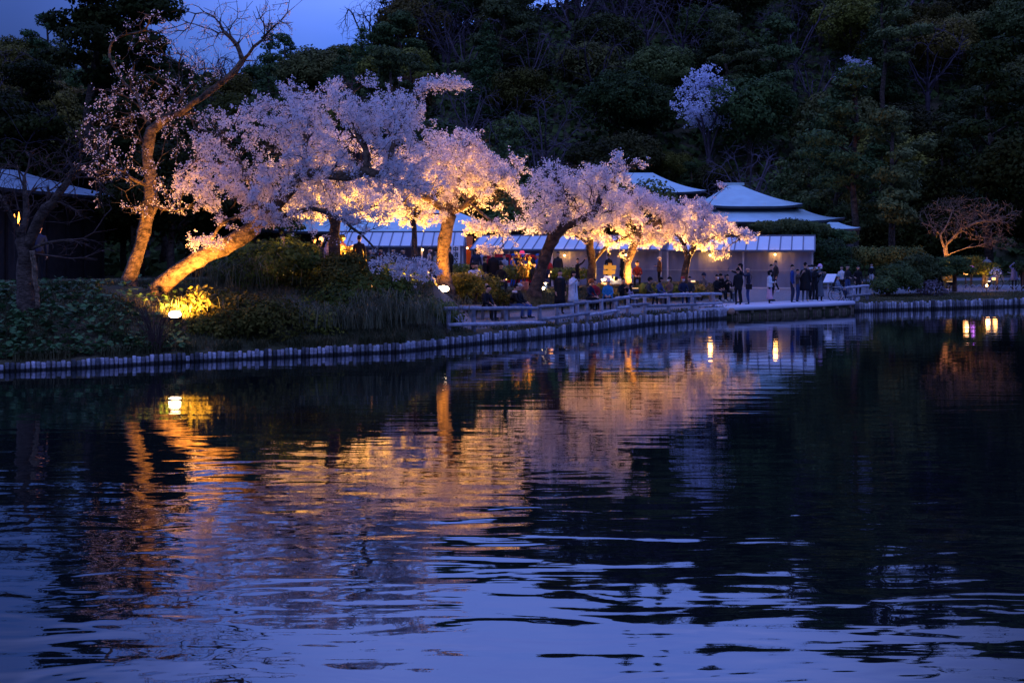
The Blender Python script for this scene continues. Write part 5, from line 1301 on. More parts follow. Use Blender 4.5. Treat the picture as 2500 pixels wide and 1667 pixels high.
flood(990, 712, 40.0, 'low lamp inside the bush beside the floodlit trunk', 120, (985, 640, 41.4), 140)
flood(1503, 679, 57.4, 'small pink-white lamp on the map table lighting the yellow-lit signpost', 55, (1488, 656, 59), 140, col=(1, .62, .22), w=.16, stand=False)
flood(2415, 690, 69.0, 'small lamp lighting the stone lantern from below', 60, (2408, 640, 70.5), 150, col=(1, .48, .10), w=.15)

def torch(u, y0, y1, d, label):
    g = ground(u, d); b = P(u, y1, d)[2] - g[2]; t = P(u, y0, d)[2] - g[2]; r = empty('torch', g, 0, label, 'torch'); h = t - b
    MB().lathe([(.015, 0), (.05, h * .18), (.062, h * .35), (.045, h * .6), (.022, h * .82), (.004, h)], n=10).build('flame', M['flame'], r, True, loc=(0, 0, b))
    MB().lathe([(.02, -.2), (.07, -.12), (.075, .0), (.05, .02)], (0, 0, b), n=10).build('bowl', M['black'], r); MB().tube([(0, 0, -.1), (0, 0, b - .18)], .018, 6).build('pole', M['black'], r)
    ld = bpy.data.lights.new('flame_light', 'POINT'); ld.energy = 14; ld.color = (1, .4, .08); ld.shadow_soft_size = .08
    lo = bpy.data.objects.new('flame_light', ld); COL.objects.link(lo); lo.parent = r; lo.location = (0, -.12, b + h * .4)
torch(46, 517, 553, 60, 'tallest burning torch at the left, between the branches of the old bare tree')
torch(35, 522, 549, 60.6, 'thin burning torch at the far left beside the taller one')
torch(95, 521, 549, 60.3, 'burning torch above the blue-clothed person at the left')

def lantern_small(name, u, y, d, label, m_, power, col, r_=.10, shape='ball', cat='lantern'):
    g = ground(u, d); p = P(u, y, d); z_ = max(.12, p[2] - g[2]); r = empty(name, g, 0, label, cat)
    if shape == 'ball': MB().ball((0, 0, z_), r_, 10, 7, sz=1.2).build('glowing_shade', M[m_], r, True)
    elif shape == 'mushroom':
        MB().lathe([(.09, z_ - .10), (.10, z_ + .02)], n=12).build('glowing_shade', M[m_], r, True); MB().lathe([(.26, z_ + .03), (.24, z_ + .05), (.05, z_ + .14)], n=14).build('cap', M['wood'], r, True)
    elif shape == 'box': MB().box(-r_, r_, -.04, .04, z_ - r_ * 1.4, z_ + r_ * 1.4).build('glowing_shade', M[m_], r); MB().box(-r_ - .02, r_ + .02, .045, .06, z_ - r_ * 1.5, z_ + r_ * 1.5).build('frame', M['black'], r)
    MB().tube([(0, 0, -.08), (0, 0, z_ - (.02 if shape == 'ball' else .1))], .02, 6).build('post', M['black'], r)
    if power:
        ld = bpy.data.lights.new('lantern_light', 'POINT'); ld.energy = power * .6; ld.color = col; ld.shadow_soft_size = .11
        lo = bpy.data.objects.new('lantern_light', ld); COL.objects.link(lo); lo.parent = r; lo.location = (0, -r_ - .12, z_)
lantern_small('ground_lantern', 2409, 697, 64.5, 'bright white and red ground lantern at the edge of the right path', 'bulb', 14, (1, .45, .2), .06)
lantern_small('mushroom_lantern', 2426, 679, 68.5, 'mushroom-capped garden lantern below the pale flowering shrub', 'candle', 10, (1, .5, .12), .12, 'mushroom')
lantern_small('poster_light', 2357, 663, 69, 'slanting warm-lit picture panel behind the rounded pines', 'candle', 8, (1, .6, .3), .12, 'box', 'lit panel')
lantern_small('purple_light', 2373, 655, 70, 'small glowing purple sign right of the warm-lit panel', 'pinklamp', 3, (.6, .2, 1), .10, 'box', 'lit sign')
lantern_small('paper_lantern', 784, 585, 52, 'glowing paper lantern behind the women left of the dark cherry trunk', 'candle', 8, (1, .5, .15), .10)
for u_, y_, d_, lb in ((884, 658, 39.8, 'tiny candle glow in the middle bush, highest of the three'), (907, 714, 38.5, 'tiny candle glow low in the bush, left of the pair'), (932, 720, 38.4, 'tiny candle glow low in the bush beside the orange-lit twigs'), (1236, 682, 55, 'tiny red glow held near the smiling seated woman'), (1345, 664, 58, 'tiny lamp in the hedge under the tent bulb')):
    lantern_small('candle_light', u_, y_, d_, lb, 'candle', 2.5, (1, .35, .1), .03)

g = ground(2409, 70.3); r = empty('stone_lantern', g, 0, 'stone garden lantern with broad cap lit orange beside the wide bare tree', 'stone lantern'); z = lambda y: P(0, y, 70.3)[2] - g[2]
zc = z(633)
MB().lathe([(.20, -.1), (.20, .15), (.10, .2), (.09, zc - .62), (.13, zc - .58)], n=6).build('pedestal', M['stone'], r); MB().box(-.15, .15, -.15, .15, zc - .575, zc - .5).build('platform', M['stone'], r)
lb_ = MB()
for sx_ in (-.12, .08):
    for sy_ in (-.12, .08): lb_.box(sx_, sx_ + .04, sy_, sy_ + .04, zc - .5, zc - .22)
lb_.build('light_box', M['stone'], r)
MB().lathe([(.30, zc - .215), (.32, zc - .16), (.16, zc - .04), (.05, zc), (.06, zc + .06), (.02, zc + .12)], n=8).build('cap', M['stone'], r)

# low hoop fence along the right path
hm = MB().tube([(-.26 + .52 * i / 12, 0, .42 * math.sin(math.pi * i / 12) ** .6 - .03) for i in range(13)], .014, 6).mesh('hoop', True); hm.materials.append(M['pole'])
r = empty('hoop_fence', ground(2330, 66.6), 0, 'low fence of thin bent hoops along the right path', 'fence')
for i in range(20):
    u = 2205 + i * 15.5; link('hoop', hm, None, r, tuple(ground(u, 66.6) - np.array(r.location)), (0, 0, .3), (1, 1, 1))

# bicycle
def torus(R_, r_, n=24, m=6):
    return MB().tube([(math.cos(2 * math.pi * i / n) * R_, 0, math.sin(2 * math.pi * i / n) * R_) for i in range(n + 1)], r_, m, False)
g = ground(2456, 69.5); r = empty('bicycle', g, R(10), 'dark bicycle parked behind the person in the lilac padded coat', 'bicycle')
for x_ in (-.5, .5):
    w = torus(.31, .02).build('wheel', M['rubber'], r, True, loc=(x_, 0, .33)); sp = MB()
    for k in range(8): sp.tube([(0, 0, 0), (math.cos(k * .785) * .3, 0, math.sin(k * .785) * .3)], .004, 3)
    sp.build('spokes', M['chrome'], w)
fr = MB()
for a_, b_ in (((-.5, .33), (-.1, .28)), ((-.1, .28), (-.22, .78)), ((-.5, .33), (-.2, .7)), ((-.1, .28), (.33, .66)), ((-.2, .68), (.32, .72)), ((.32, .86), (.36, .6)), ((.36, .6), (.5, .33))): fr.tube([(a_[0], 0, a_[1]), (b_[0], 0, b_[1])], .017, 6)
fr.build('frame', M['steel'], r); MB().ball((-.23, 0, .82), .07, 8, 6, 1.8, 1, .5).build('saddle', M['black'], r, True); MB().tube([(.25, -.26, .93), (.33, -.1, .88), (.33, .1, .88), (.25, .26, .93)], .014, 6).build('handlebar', M['chrome'], r)

# ------------------------------------------------------------------ people
def pose_joints(pose):
    """Joint positions for a 1.70 m figure facing -Y; lists of (point, radius, zone)."""
    sit = pose.startswith('sit'); J = {}; hz = .47 if sit else .93
    lean = {'sit_lean': .28, 'sit_phone': .12, 'stand_back': 0, 'crouch': .3}.get(pose, .05 if sit else 0)
    def sp(h): return (0, -lean * (h - hz), h if not sit else h - (.93 - .47))
    def S(h, r, z): p = (0, -lean * (h - .93), h - (.93 - hz)); return (p, r, z)
    chain = [S(.93, (.155, .115), 'b'), S(1.04, (.145, .105), 't'), S(1.20, (.150, .105), 't'), S(1.33, (.165, .11), 't'), S(1.41, (.12, .085), 't'), S(1.455, (.055, .055), 's'), S(1.50, (.055, .058), 's')]
    hp = chain[-1][0]
    nod = -.02 - (.03 if pose in ('sit_phone', 'stand_phone', 'sit_lean') else 0)
    head = [((0, hp[1] + nod, hp[2] + .055), (.072, .088), 's'), ((0, hp[1] + nod, hp[2] + .115), (.094, .112), 's'), ((0, hp[1] + nod + .01, hp[2] + .175), (.080, .098), 's')]
    nose = ((0, hp[1] + nod - .10, hp[2] + .088), (.012, .012), 's')
    ears = [((s * .082, hp[1] + nod + .01, hp[2] + .09), (.012, .02), 's') for s in (-1, 1)]
    sh = chain[3][0]; sh = (0, sh[1], sh[2] + .045)
    arms = {}
    def A(s):
        x = s * .185; y0, z0 = sh[1], sh[2]
        up = {'down': ((x * 1.18, y0 + .02, z0 - .27), (x * 1.15, y0 - .06, z0 - .50)),
              'phone': ((x * 1.10, y0 - .08, z0 - .24), (x * .45, y0 - .30, z0 - .06)),
              'high': ((x * 1.25, y0 - .18, z0 - .06), (x * .75, y0 - .30, z0 + .18)),
              'point': ((x * 1.1, y0 - .24, z0 - .05), (x * 1.0, y0 - .48, z0 + .04)),
              'reach': ((x * 1.2, y0 - .18, z0 + .10), (x * 1.2, y0 - .34, z0 + .30)),
              'cup': ((x * 1.10, y0 + .0, z0 - .26), (x * .55, y0 - .22, z0 - .24)),
              'head': ((x * 1.75, y0 - .06, z0 + .10), (x * .75, y0 - .06, z0 + .26)),
              'lap': ((x * 1.12, y0 - .08, z0 - .24), (x * .5, y0 - .28, z0 - .33)),
              'rail': ((x * 1.15, y0 - .05, z0 - .26), (x * 1.0, y0 - .30, z0 - .30))}[arms[s]]
        e, w = up; return (x * .82, y0, z0 - .005), e, w
    amap = {'stand': ('down', 'down'), 'stand_back': ('down', 'down'), 'stand_phone': ('phone', 'phone'), 'stand_high': ('high', 'high'), 'stand_point': ('down', 'point'), 'stand_reach': ('cup', 'reach'),
            'stand_cup': ('cup', 'cup'), 'stand_head': ('head', 'head'), 'stand_rail': ('rail', 'rail'), 'walk': ('down', 'down'), 'sit': ('lap', 'lap'), 'sit_phone': ('phone', 'phone'), 'sit_lean': ('lap', 'lap'), 'sit_high': ('lap', 'high')}
    arms[-1], arms[1] = amap[pose]
    return sit, chain, head, nose, ears, A, hz

def make_body(pose, seed=0):
    sit, chain, head, nose, ears, A, hz = pose_joints(pose)
    V, Ed, Rd, Z = [], [], [], []
    def add(p, r, z, par=None):
        V.append(Vector(p)); Rd.append(r if hasattr(r, '__len__') else (r, r)); Z.append(z)
        if par is not None: Ed.append((par, len(V) - 1))
        return len(V) - 1
    k = None; ids = []
    for p, r, z in chain: k = add(p, r, z, k); ids.append(k)
    for p, r, z in head: k = add(p, r, z, k); ids.append(k)
    add(*nose, ids[-2])
    for e_ in ears: add(*e_, ids[-2])
    for s in (-1, 1):
        a, e, w = A(s); a, e, w = Vector(a), Vector(e), Vector(w)
        i = add(a, .064, 't', ids[3]); i = add(a.lerp(e, .5), .054, 't', i); i = add(e, .048, 't', i); i = add(e.lerp(w, .55), .042, 't', i); i = add(e.lerp(w, .93), .036, 't', i); i = add(w, .024, 's', i)
        d = (w - e).normalized(); n = Vector((0, 0, 1)) if abs(d.z) < .8 else Vector((0, -1, 0)); sd = d.cross(n).normalized() ; n = sd.cross(d)
        curl = -n if abs(d.z) < .8 else Vector((-s, 0, 0))
        if abs(d.z) >= .8: sd = Vector((0, 1, 0))
        pa = add(w + d * .045, (.034, .020), 's', i); pb = add(w + d * .085, (.036, .018), 's', pa)
        for q, L in zip((-1.5, -.5, .5, 1.5), (.060, .075, .080, .068)):
            b0 = w + d * .09 + sd * q * .019; f1 = add(b0 + d * L * .35, .0085, 's', pb); f2 = add(b0 + d * L * .75 + curl * .014, .0078, 's', f1); add(b0 + d * L + curl * .036, .0068, 's', f2)
        t1 = add(w + d * .035 - sd * .042 + curl * .008, .0105, 's', pa); add(w + d * .078 - sd * .050 + curl * .026, .0085, 's', t1)
        # leg
        hx = s * .09
        if sit:
            h = Vector((hx, -.03, .47)); kn = Vector((s * .12, -.44, .48)); an = Vector((s * (.11 + .02 * seed), -.42 - .06 * s * (seed % 2), .09)); 
        elif pose == 'walk':
            h = Vector((hx, 0, .88)); kn = Vector((hx * 1.0, -.12 * s - .05, .50)); an = Vector((hx, -.22 * s + .04, .10 if s > 0 else .12))
        else:
            h = Vector((hx, 0, .88)); kn = Vector((hx * 1.12, -.02 - .03 * (s > 0), .49)); an = Vector((hx * 1.15, .02, .085))
        i = add(h, (.088, .092), 'b', ids[0]); i = add(h.lerp(kn, .5), .075, 'b', i); i = add(kn, .060, 'b', i); i = add(kn.lerp(an, .35), .058, 'b', i); i = add(kn.lerp(an, .85), .043, 'b', i); i = add(an, .040, 'f', i)
        i = add((an.x, an.y - .02, .045), .042, 'f', i); i = add((an.x * 1.05, an.y - .12, .036), (.042, .034), 'f', i); add((an.x * 1.08, an.y - .185, .032), (.032, .024), 'f', i)
    me = bpy.data.meshes.new('sk'); me.from_pydata([tuple(v) for v in V], Ed, []); ob = bpy.data.objects.new('sk', me); COL.objects.link(ob)
    md = ob.modifiers.new('s', 'SKIN'); md.use_smooth_shade = True; md.branch_smoothing = .4
    sv = me.skin_vertices[0].data
    for q, r in zip(sv, Rd): q.radius = r
    sv[0].use_root = True
    sb = ob.modifiers.new('b', 'SUBSURF'); sb.levels = 1
    dg = bpy.context.evaluated_depsgraph_get(); out = bpy.data.meshes.new_from_object(ob.evaluated_get(dg)); bpy.data.objects.remove(ob); bpy.data.meshes.remove(me)
    out.name = 'body'
    co = np.zeros(len(out.vertices) * 3, np.float32); out.vertices.foreach_get('co', co); co = co.reshape(-1, 3)
    SV = np.array([tuple(v) for v in V]); zi = {'s': 0, 't': 1, 'b': 2, 'f': 3}
    out.materials.clear()
    for _ in range(4): out.materials.append(M['skin'])
    w_ = np.array([max(r) for r in Rd])
    for p in out.polygons:
        c = np.array(p.center); p.material_index = zi[Z[int(np.argmin(np.linalg.norm(SV - c, axis=1) - w_ * .6))]]
        p.use_smooth = True
    hd = head[1][0]
    return out, Vector(hd), chain, hz, sit

def hair_mesh(kind):
    mb = MB(); n = 14
    def cap(r, lo, zs=1.0, back=.012):
        prof = []
        for i in range(8):
            a = lo + (math.pi / 2 - lo) * i / 7; prof.append((math.cos(a) * r, math.sin(a) * r * zs))
        mb.lathe([(max(p[0], .002), p[1] + .012) for p in prof], (0, back, .0), n, .95, 1.12)
    if kind == 'short': cap(.080, .18, 1.42, .016); mb.lathe([(.050, -.045), (.066, -.02), (.074, .03)], (0, .036, 0), n, .95, .8)
    elif kind == 'bald': return None
    elif kind in ('bob', 'long'):
        cap(.104, -.02, 1.15, .020); L = .12 if kind == 'bob' else .30
        mb.lathe([(.072, -L), (.090, -L + .03), (.100, -.05), (.102, .03)], (0, .042, 0), n, 1.0, .80)
    elif kind == 'bun': cap(.101, -.05, 1.15, .02); mb.ball((0, .05, .135), .045, 9, 6)
    elif kind == 'cap': cap(.105, .05, 1.08, .01); mb.lathe([(.115, .018), (.112, .030)], (0, -.055, 0), n, .75, 1.0)
    elif kind == 'bucket': cap(.105, .10, 1.05, .01); mb.lathe([(.150, -.012), (.148, -.004), (.112, .035), (.108, .04)], (0, .0, 0), n)
    elif kind == 'beanie': cap(.110, -.02, 1.25, .015); mb.lathe([(.112, .0), (.118, .02), (.112, .045)], (0, .012, 0), n, .95, 1.1)
    elif kind == 'hood': cap(.120, -.30, 1.15, .03)
    return mb.mesh('hair', True)
HAIR = {}
BODY = {}
def cloth_mesh(ztop, zbot, r0, r1, y=0, n=18, arms=False, flare=.0):
    mb = MB(); prof = []
    for i in range(7):
        f = i / 6; prof.append((r1 + (r0 - r1) * f ** .8, zbot + (ztop - zbot) * f))
    mb.lathe(prof, (0, y, 0), n, 1.0, .72)
    mb.v = [(x * (1 + .05 * math.sin(6 * math.atan2(y2, x)) * (1 - (z - zbot) / (ztop - zbot))), y2 * (1 + .05 * math.sin(6 * math.atan2(y2, x)) * (1 - (z - zbot) / (ztop - zbot))), z) for x, y2, z in mb.v]
    return mb.mesh('coat', True)
CM = {}
def C(col):
    k = tuple(round(c, 3) for c in col)
    if k not in CM: CM[k] = cloth('fabric_%d' % (len(CM) + 1), col)
    return CM[k]
BLK, NAVY, WHT, GRY, BLUE, BRN, JEAN, BEI, PINK, LIL, RED = (.014, .014, .017), (.02, .026, .055), (.62, .64, .70), (.11, .11, .12), (.03, .10, .36), (.11, .055, .032), (.045, .075, .17), (.36, .27, .20), (.58, .34, .42), (.26, .22, .34), (.35, .03, .04)
HBLK, HBRN, HGRY = (.012, .010, .010), (.07, .035, .018), (.45, .45, .46)
small = {}
eye_m = MB().ball((-.030, 0, 0), .009, 6, 4).ball((.030, 0, 0), .009, 6, 4).mesh('eyes', True); mouth_m = MB().box(-.020, .020, -.004, .004, -.004, .004).mesh('mouth')
mask_m = MB().add([(-.062, .03, -.03), (-.03, -.012, -.045), (0, -.022, -.05), (.03, -.012, -.045), (.062, .03, -.03), (-.066, .03, .02), (-.032, -.012, .03), (0, -.030, .034), (.032, -.012, .03), (.066, .03, .02)], [(i, i + 1, i + 6, i + 5) for i in range(4)]).mesh('face_mask', True)
phone_m = MB().box(-.037, .037, -.005, .004, -.075, .075).mesh('phone'); scr_m = MB().box(-.033, .033, .0045, .006, -.068, .068).mesh('screen')
cup_m = MB().lathe([(.026, 0), (.036, .10), (.034, .102)], n=10).mesh('cup', True)

def person(u, d, label, pose='stand', rz=0.0, h=1.68, top=BLK, bot=BLK, shoe=(.03, .03, .03), hair='short', hc=HBLK, mask=False, coat=None, skirt=None, phone=0, bag=None, seat=None, yh=None, feet=None, cup=False, scarf=None, group=None, dx=0):
    """rz in degrees, 0 faces the pond; seat = bench height; yh = row of the top of the head (sets the height when the feet are hidden)."""
    g = ground(u, d) if feet is None else hit(u, feet)
    if feet is not None: d = g[1]
    s = h / 1.70
    if yh is not None:
        zt = P(u, yh, g[1])[2]; 
        tot = 1.70 * s if not pose.startswith('sit') else (1.70 - .46) * s
        g[2] = max(gz(g[0], g[1]) - .02, min(zt - tot, gz(g[0], g[1]) + .55)) if pose.startswith('sit') else g[2]
        if not pose.startswith('sit'): s = min(1.12, max(.80, (zt - g[2]) / 1.70))
    r = empty('person', g, R(rz), label, 'person', group); r.scale = (s, s, s)
    key = (pose, int(u) % 2)
    if key not in BODY: BODY[key] = make_body(*key)
    me, hd, chain, hz, sit = BODY[key]
    b = link('body', me, None, r)
    for i, m_ in ((1, C(top)), (2, C(bot)), (3, C(shoe))):
        b.material_slots[i].link = 'OBJECT'; b.material_slots[i].material = m_
    if hair not in HAIR: HAIR[hair] = hair_mesh(hair)
    if HAIR[hair]:
        nm = 'hat' if hair in ('cap', 'bucket', 'beanie') else ('hood' if hair == 'hood' else 'hair')
        link(nm, HAIR[hair], C(hc), r, hd + Vector((0, 0, .0)))
        if nm != 'hair':
            if 'under' not in HAIR: HAIR['under'] = MB().lathe([(.060, -.06), (.088, -.03), (.092, .03)], (0, .03, 0), 12, 1.0, .8).mesh('hair', True)
            link('hair', HAIR['under'], C(HBLK), r, hd)
    link('eyes', eye_m, C(HBLK), r, hd + Vector((0, -.086, .018)))
    if mask: link('face_mask', mask_m, M['white'], r, hd + Vector((0, -.094, -.030)))
    else: link('mouth', mouth_m, C((.25, .07, .06)), r, hd + Vector((0, -.086, -.045)))
    ty = chain[3][0][1]
    if coat:                                                            # (colour, hem height)
        c_, hem = coat
        if sit: o = cloth_mesh(chain[3][0][2] + .03, hz - .06, .155, .235, ty * .6, flare=0)
        else: o = cloth_mesh(1.40, hem, .165, .25 if hem < .7 else .20, 0)
        link('coat', o, C(c_), r)
        if not sit and hem < .8: link('coat_button_line', MB().box(-.006, .006, -.188, -.176, .85, 1.2).mesh('b'), C((.02, .02, .02)), r)
    if skirt: link('skirt', cloth_mesh(.98, skirt[1], .14, .24), C(skirt[0]), r)
    if scarf: link('scarf', MB().lathe([(.085, 0), (.10, .03), (.085, .07), (.06, .075)], (0, chain[5][0][1] + .005, chain[5][0][2] - .045), 12).mesh('scarf', True), C(scarf), r)
    if bag == 'backpack': link('backpack', MB().box(-.15, .15, .09, .24, hz + .12, hz + .50).ball((0, .165, hz + .48), .15, 10, 6, 1, .5, .5).mesh('backpack', True), C((.45, .30, .03)) if 'yellow' in label else C((.05, .05, .06)), r)
    if bag == 'shoulder': 
        link('bag', MB().box(.17, .27, -.12, .16, .72, .95).mesh('bag'), C(BLK), r); link('strap', MB().tube([(.20, .02, .95), (.05, -.14, 1.25), (-.12, .0, 1.47), (.0, .16, 1.3), (.20, .06, .95)], .012, 5).mesh('strap'), C(BLK), r)
    if phone:
        pos = {'stand_phone': (0, -.41, 1.38), 'sit_phone': (0, -.47, .92), 'stand_high': (0, -.42, 1.66), 'stand_point': (.185, -.62, 1.47), 'stand_reach': (.22, -.42, 1.80), 'sit_high': (.16, -.44, 1.20), 'stand_cup': (0, -.30, 1.16)}[pose]
        q = tag(link('phone', phone_m, M['black'], None), 'phone held up by the ' + ' '.join(label.split()[:9]), 'phone', 'phones and cameras held by the visitors')
        q.matrix_world = Matrix.Translation(Vector(g)) @ Matrix.Rotation(R(rz), 4, 'Z') @ Matrix.Scale(s, 4) @ Matrix.Translation(Vector(pos)) @ Matrix.Rotation(R(-12), 4, 'X')
        q.location = q.matrix_world.translation; link('screen', scr_m, M['screen'], q)
    if cup:
        q = tag(link('cup', cup_m, M['white'], None), 'white cup held by the ' + ' '.join(label.split()[:9]), 'cup')
        q.matrix_world = Matrix.Translation(Vector(g)) @ Matrix.Rotation(R(rz), 4, 'Z') @ Matrix.Scale(s, 4) @ Matrix.Translation(Vector((0, -.30, 1.10)))
    return r
YE, OR = (.42, .30, .05), (.30, .10, .03)
VP_ = 'visitors on the bank'
# couple and others by the curving railing
person(1367, 46.8, 'man in long black coat standing left of the woman in white coat', 'stand', 20, yh=661, coat=(BLK, .42), hair='short', scarf=(.3, .32, .36))
person(1399, 46.9, 'woman in long pale coat holding up a phone beside the man in black coat', 'stand_phone', 30, yh=663, top=WHT, coat=(WHT, .48), bot=JEAN, hair='bob', phone=1)
person(1410, 53, 'woman in black reaching up to photograph the blossom', 'stand_reach', 60, yh=650, hair='short', phone=1, top=BLK)
person(1180, 42.5, 'old person in black bending forward on the left bench', 'sit_lean', 60, yh=722, hair='short')
person(1186, 43.9, 'white-haired old man seated behind the bending person in black', 'sit', 40, yh=705, hair='short', hc=HGRY, top=NAVY)
person(1247, 43.7, 'seated man in black jacket with pale hood folded on his neck', 'sit_lean', 100, yh=703, scarf=WHT, bot=JEAN, top=BLK)
person(1266, 44.3, 'old man in pale cap seated right of the man with folded hood', 'sit', 70, yh=703, hair='cap', hc=(.35, .36, .4), bot=(.04, .09, .28))
person(1204, 50.5, 'tall person in long black coat seen from behind near the left hedge', 'stand_back', 190, yh=614, coat=(BLK, .35), h=1.8)
person(1184, 50.3, 'woman in black jacket over striped sweater left of the tall black coat', 'stand', 70, yh=627, hair='bob', hc=HBRN, bot=JEAN, scarf=(.4, .3, .12))
person(1223, 50.2, 'smiling seated woman in black right of the tall black coat', 'sit', 10, yh=655, hair='bun')
person(1152, 49, 'seated woman in white behind the round hedge, on the left of a pair', 'sit', 40, yh=657, top=WHT, hair='long')
person(1163, 49.2, 'seated man in white jacket behind the round hedge, on the right of a pair', 'sit', -10, yh=655, top=WHT)
person(1162, 58, 'man with dark blue jacket standing with his back turned near the vertical sign', 'stand_back', 170, yh=597, top=NAVY, bot=(.05, .10, .25))
person(1177, 58.3, 'woman in pale grey masked, facing the man in dark blue jacket', 'stand', 60, yh=599, top=(.35, .34, .42), mask=True, hair='bob')
person(1301, 52.5, 'woman seated in dark clothes left of the black cherry trunk', 'sit', 60, yh=652, hair='long')
person(1335, 51.3, 'person in blue jeans crouching right of the black cherry trunk', 'sit_lean', 200, yh=676, top=NAVY, bot=JEAN)
CREW = 'fire crew in blue beside the red vehicle'
person(1252, 60.5, 'crew member in blue jacket and cap at the left of the red vehicle', 'stand_cup', 60, yh=621, top=BLUE, bot=BLUE, hair='cap', hc=BLUE, group=CREW)
person(1277, 60.7, 'crew member in blue with back turned at the middle of the red vehicle', 'stand_back', 200, yh=624, top=BLUE, bot=BLUE, hair='cap', hc=BLUE, group=CREW)
person(1313, 60.3, 'crew member in blue cap half hidden by the black cherry trunk', 'stand', -60, yh=621, top=BLUE, bot=BLUE, hair='cap', hc=BLUE, group=CREW)
person(1362, 63, 'woman in dark coat under the orange-glowing bulb', 'stand', 5, yh=616, coat=((.03, .028, .03), .6), hair='short')
person(1486, 63, 'person with hair in a bun behind the yellow-lit signpost', 'stand_back', 200, yh=621, hair='bun')
person(1520, 63.4, 'tall person in black coat left of the orange curving trunk', 'stand', 250, yh=617, coat=(BLK, .4), hair='short', h=1.8)
person(1610, 61, 'person in brown jacket and cream bucket hat looking at a phone', 'stand_cup', 290, yh=645, top=BRN, coat=(BRN, .78), hair='bucket', hc=(.62, .50, .30), phone=1)
# seated row by the railing
person(1435, 49.7, 'person in navy with orange-brown hood seated at the left of the row', 'sit_lean', 50, yh=693, top=NAVY, hair='hood', hc=OR)
person(1484, 50.7, 'person in bright blue jacket and pale hat seated facing the pond', 'sit', -5, yh=689, top=(.03, .20, .42), coat=((.03, .20, .42), .5), hair='bucket', hc=(.45, .42, .45), bot=BLK)
person(1518, 51.5, 'man in glasses and black jacket seated looking at his hands', 'sit_phone', 30, yh=688, top=BLK, shoe=(.6, .6, .65))
person(1533, 51.9, 'child in pale lilac leaning beside the man in glasses', 'sit_lean', 60, yh=704, top=(.40, .32, .42), h=1.35, hair='long')
person(1577, 52.6, 'seated person in dark jacket with yellow backpack', 'sit_lean', 60, yh=694, top=(.06, .055, .05), bag='backpack', hair='beanie', hc=BLK)
person(1636, 53.7, 'masked person with bobbed hair in brown coat seated near the third post', 'sit', -50, yh=699, top=(.16, .10, .085), mask=True, hair='bob')
person(1667, 54.2, 'masked person in navy seated with orange-lit face, left of the dark-haired man', 'sit', 10, yh=692, top=NAVY, mask=True, hair='cap', hc=(.3, .05, .05), bot=JEAN)
person(1684, 54.5, 'dark-haired man in dark jacket seated at the right end of the row', 'sit', -10, yh=687, top=(.035, .035, .04))
person(1749, 56.5, 'masked woman seated holding a phone up in front of her', 'sit_high', 30, yh=681, mask=True, phone=1, shoe=(.5, .5, .5))
person(1759, 57.2, 'long-haired woman seated behind the masked phone holder', 'sit', 10, yh=678, hair='long')
person(1775, 56.7, 'man with orange-lit face seated at the right of the phone users', 'sit_phone', 0, yh=681, shoe=(.4, .4, .42))
# on the deck and gravel
person(1802, 54.2, 'woman in black padded jacket standing at the deck edge with back turned', 'stand_back', 195, feet=746, h=1.62, yh=656, hair='bun', coat=(BLK, .72))
person(1808, 56.2, 'tall person in black stretching a phone out to the left', 'stand_point', -80, yh=645, feet=741, hair='long', phone=1)
person(1827, 54.2, 'balding man in blue jeans with black shoulder bag photographing', 'stand_high', 260, feet=745, yh=653, top=NAVY, bot=(.035, .06, .17), hair='bald', bag='shoulder', phone=1)
person(1879, 54.6, 'woman in white sweater and long pale pink skirt holding a white cup', 'stand_cup', 75, feet=743, yh=662, top=WHT, coat=(WHT, .88), skirt=(PINK, .26), hair='bob', cup=True)
person(1883, 57, 'person in black standing close behind the woman in white sweater', 'stand', 60, feet=735, yh=647)
person(1894, 65.5, 'tall man walking by the tent wall in white shoes under the right bulb', 'walk', -70, feet=714, yh=638, shoe=WHT, top=(.03, .03, .035))
person(1934, 57.2, 'man in blue jacket standing on the deck looking right', 'stand', 70, feet=740, yh=648, top=(.02, .05, .20), bot=(.03, .03, .05))
person(1947, 57.6, 'shorter person in dark blue trousers raising hands to the face', 'stand_high', 60, feet=739, yh=659, top=(.08, .06, .05), bot=(.03, .05, .13), phone=1)
person(1966, 57.7, 'tall person in long black coat and grey trousers on the deck', 'stand_back', 150, feet=739, yh=642, coat=(BLK, .52), bot=GRY, shoe=(.35, .35, .36), h=1.8)
person(1975, 59.6, 'masked person behind the tall black coat, nearer to it', 'stand', 20, feet=734, yh=649, mask=True, top=NAVY)
person(1982, 60.6, 'masked woman behind the tall black coat, farther back', 'stand', -10, feet=732, yh=648, mask=True, top=GRY, hair='bob')
person(1989, 57.6, 'masked person all in black with white shoes on the deck', 'stand_phone', 40, feet=738, yh=648, mask=True, shoe=WHT, phone=1)
person(2001, 58.0, 'masked person in pink knitted hat and grey jacket at the right of the deck group', 'stand_phone', 20, feet=737, yh=647, mask=True, hair='beanie', hc=(.70, .40, .62), top=(.09, .10, .12), skirt=((.10, .11, .13), .25))
person(2055, 61.5, 'person in white and black jacket behind the wheelchair', 'stand', -20, yh=650, top=WHT)
person(2069, 61.0, 'man in black leaning on the short railing behind the wheelchair', 'stand_rail', 30, yh=648, top=(.025, .025, .03), bot=JEAN)
person(2095, 61.6, 'man in black shirt behind the right end of the short railing', 'stand', 5, yh=650)
person(2128, 68, 'person in dark jacket and white trousers behind the dome-shaped pine', 'stand', -40, yh=650, bot=(.5, .5, .56), scarf=WHT)
person(2294, 67.5, 'person in black mostly hidden behind the dark pine trunks', 'walk', 80, feet=711, h=1.6)
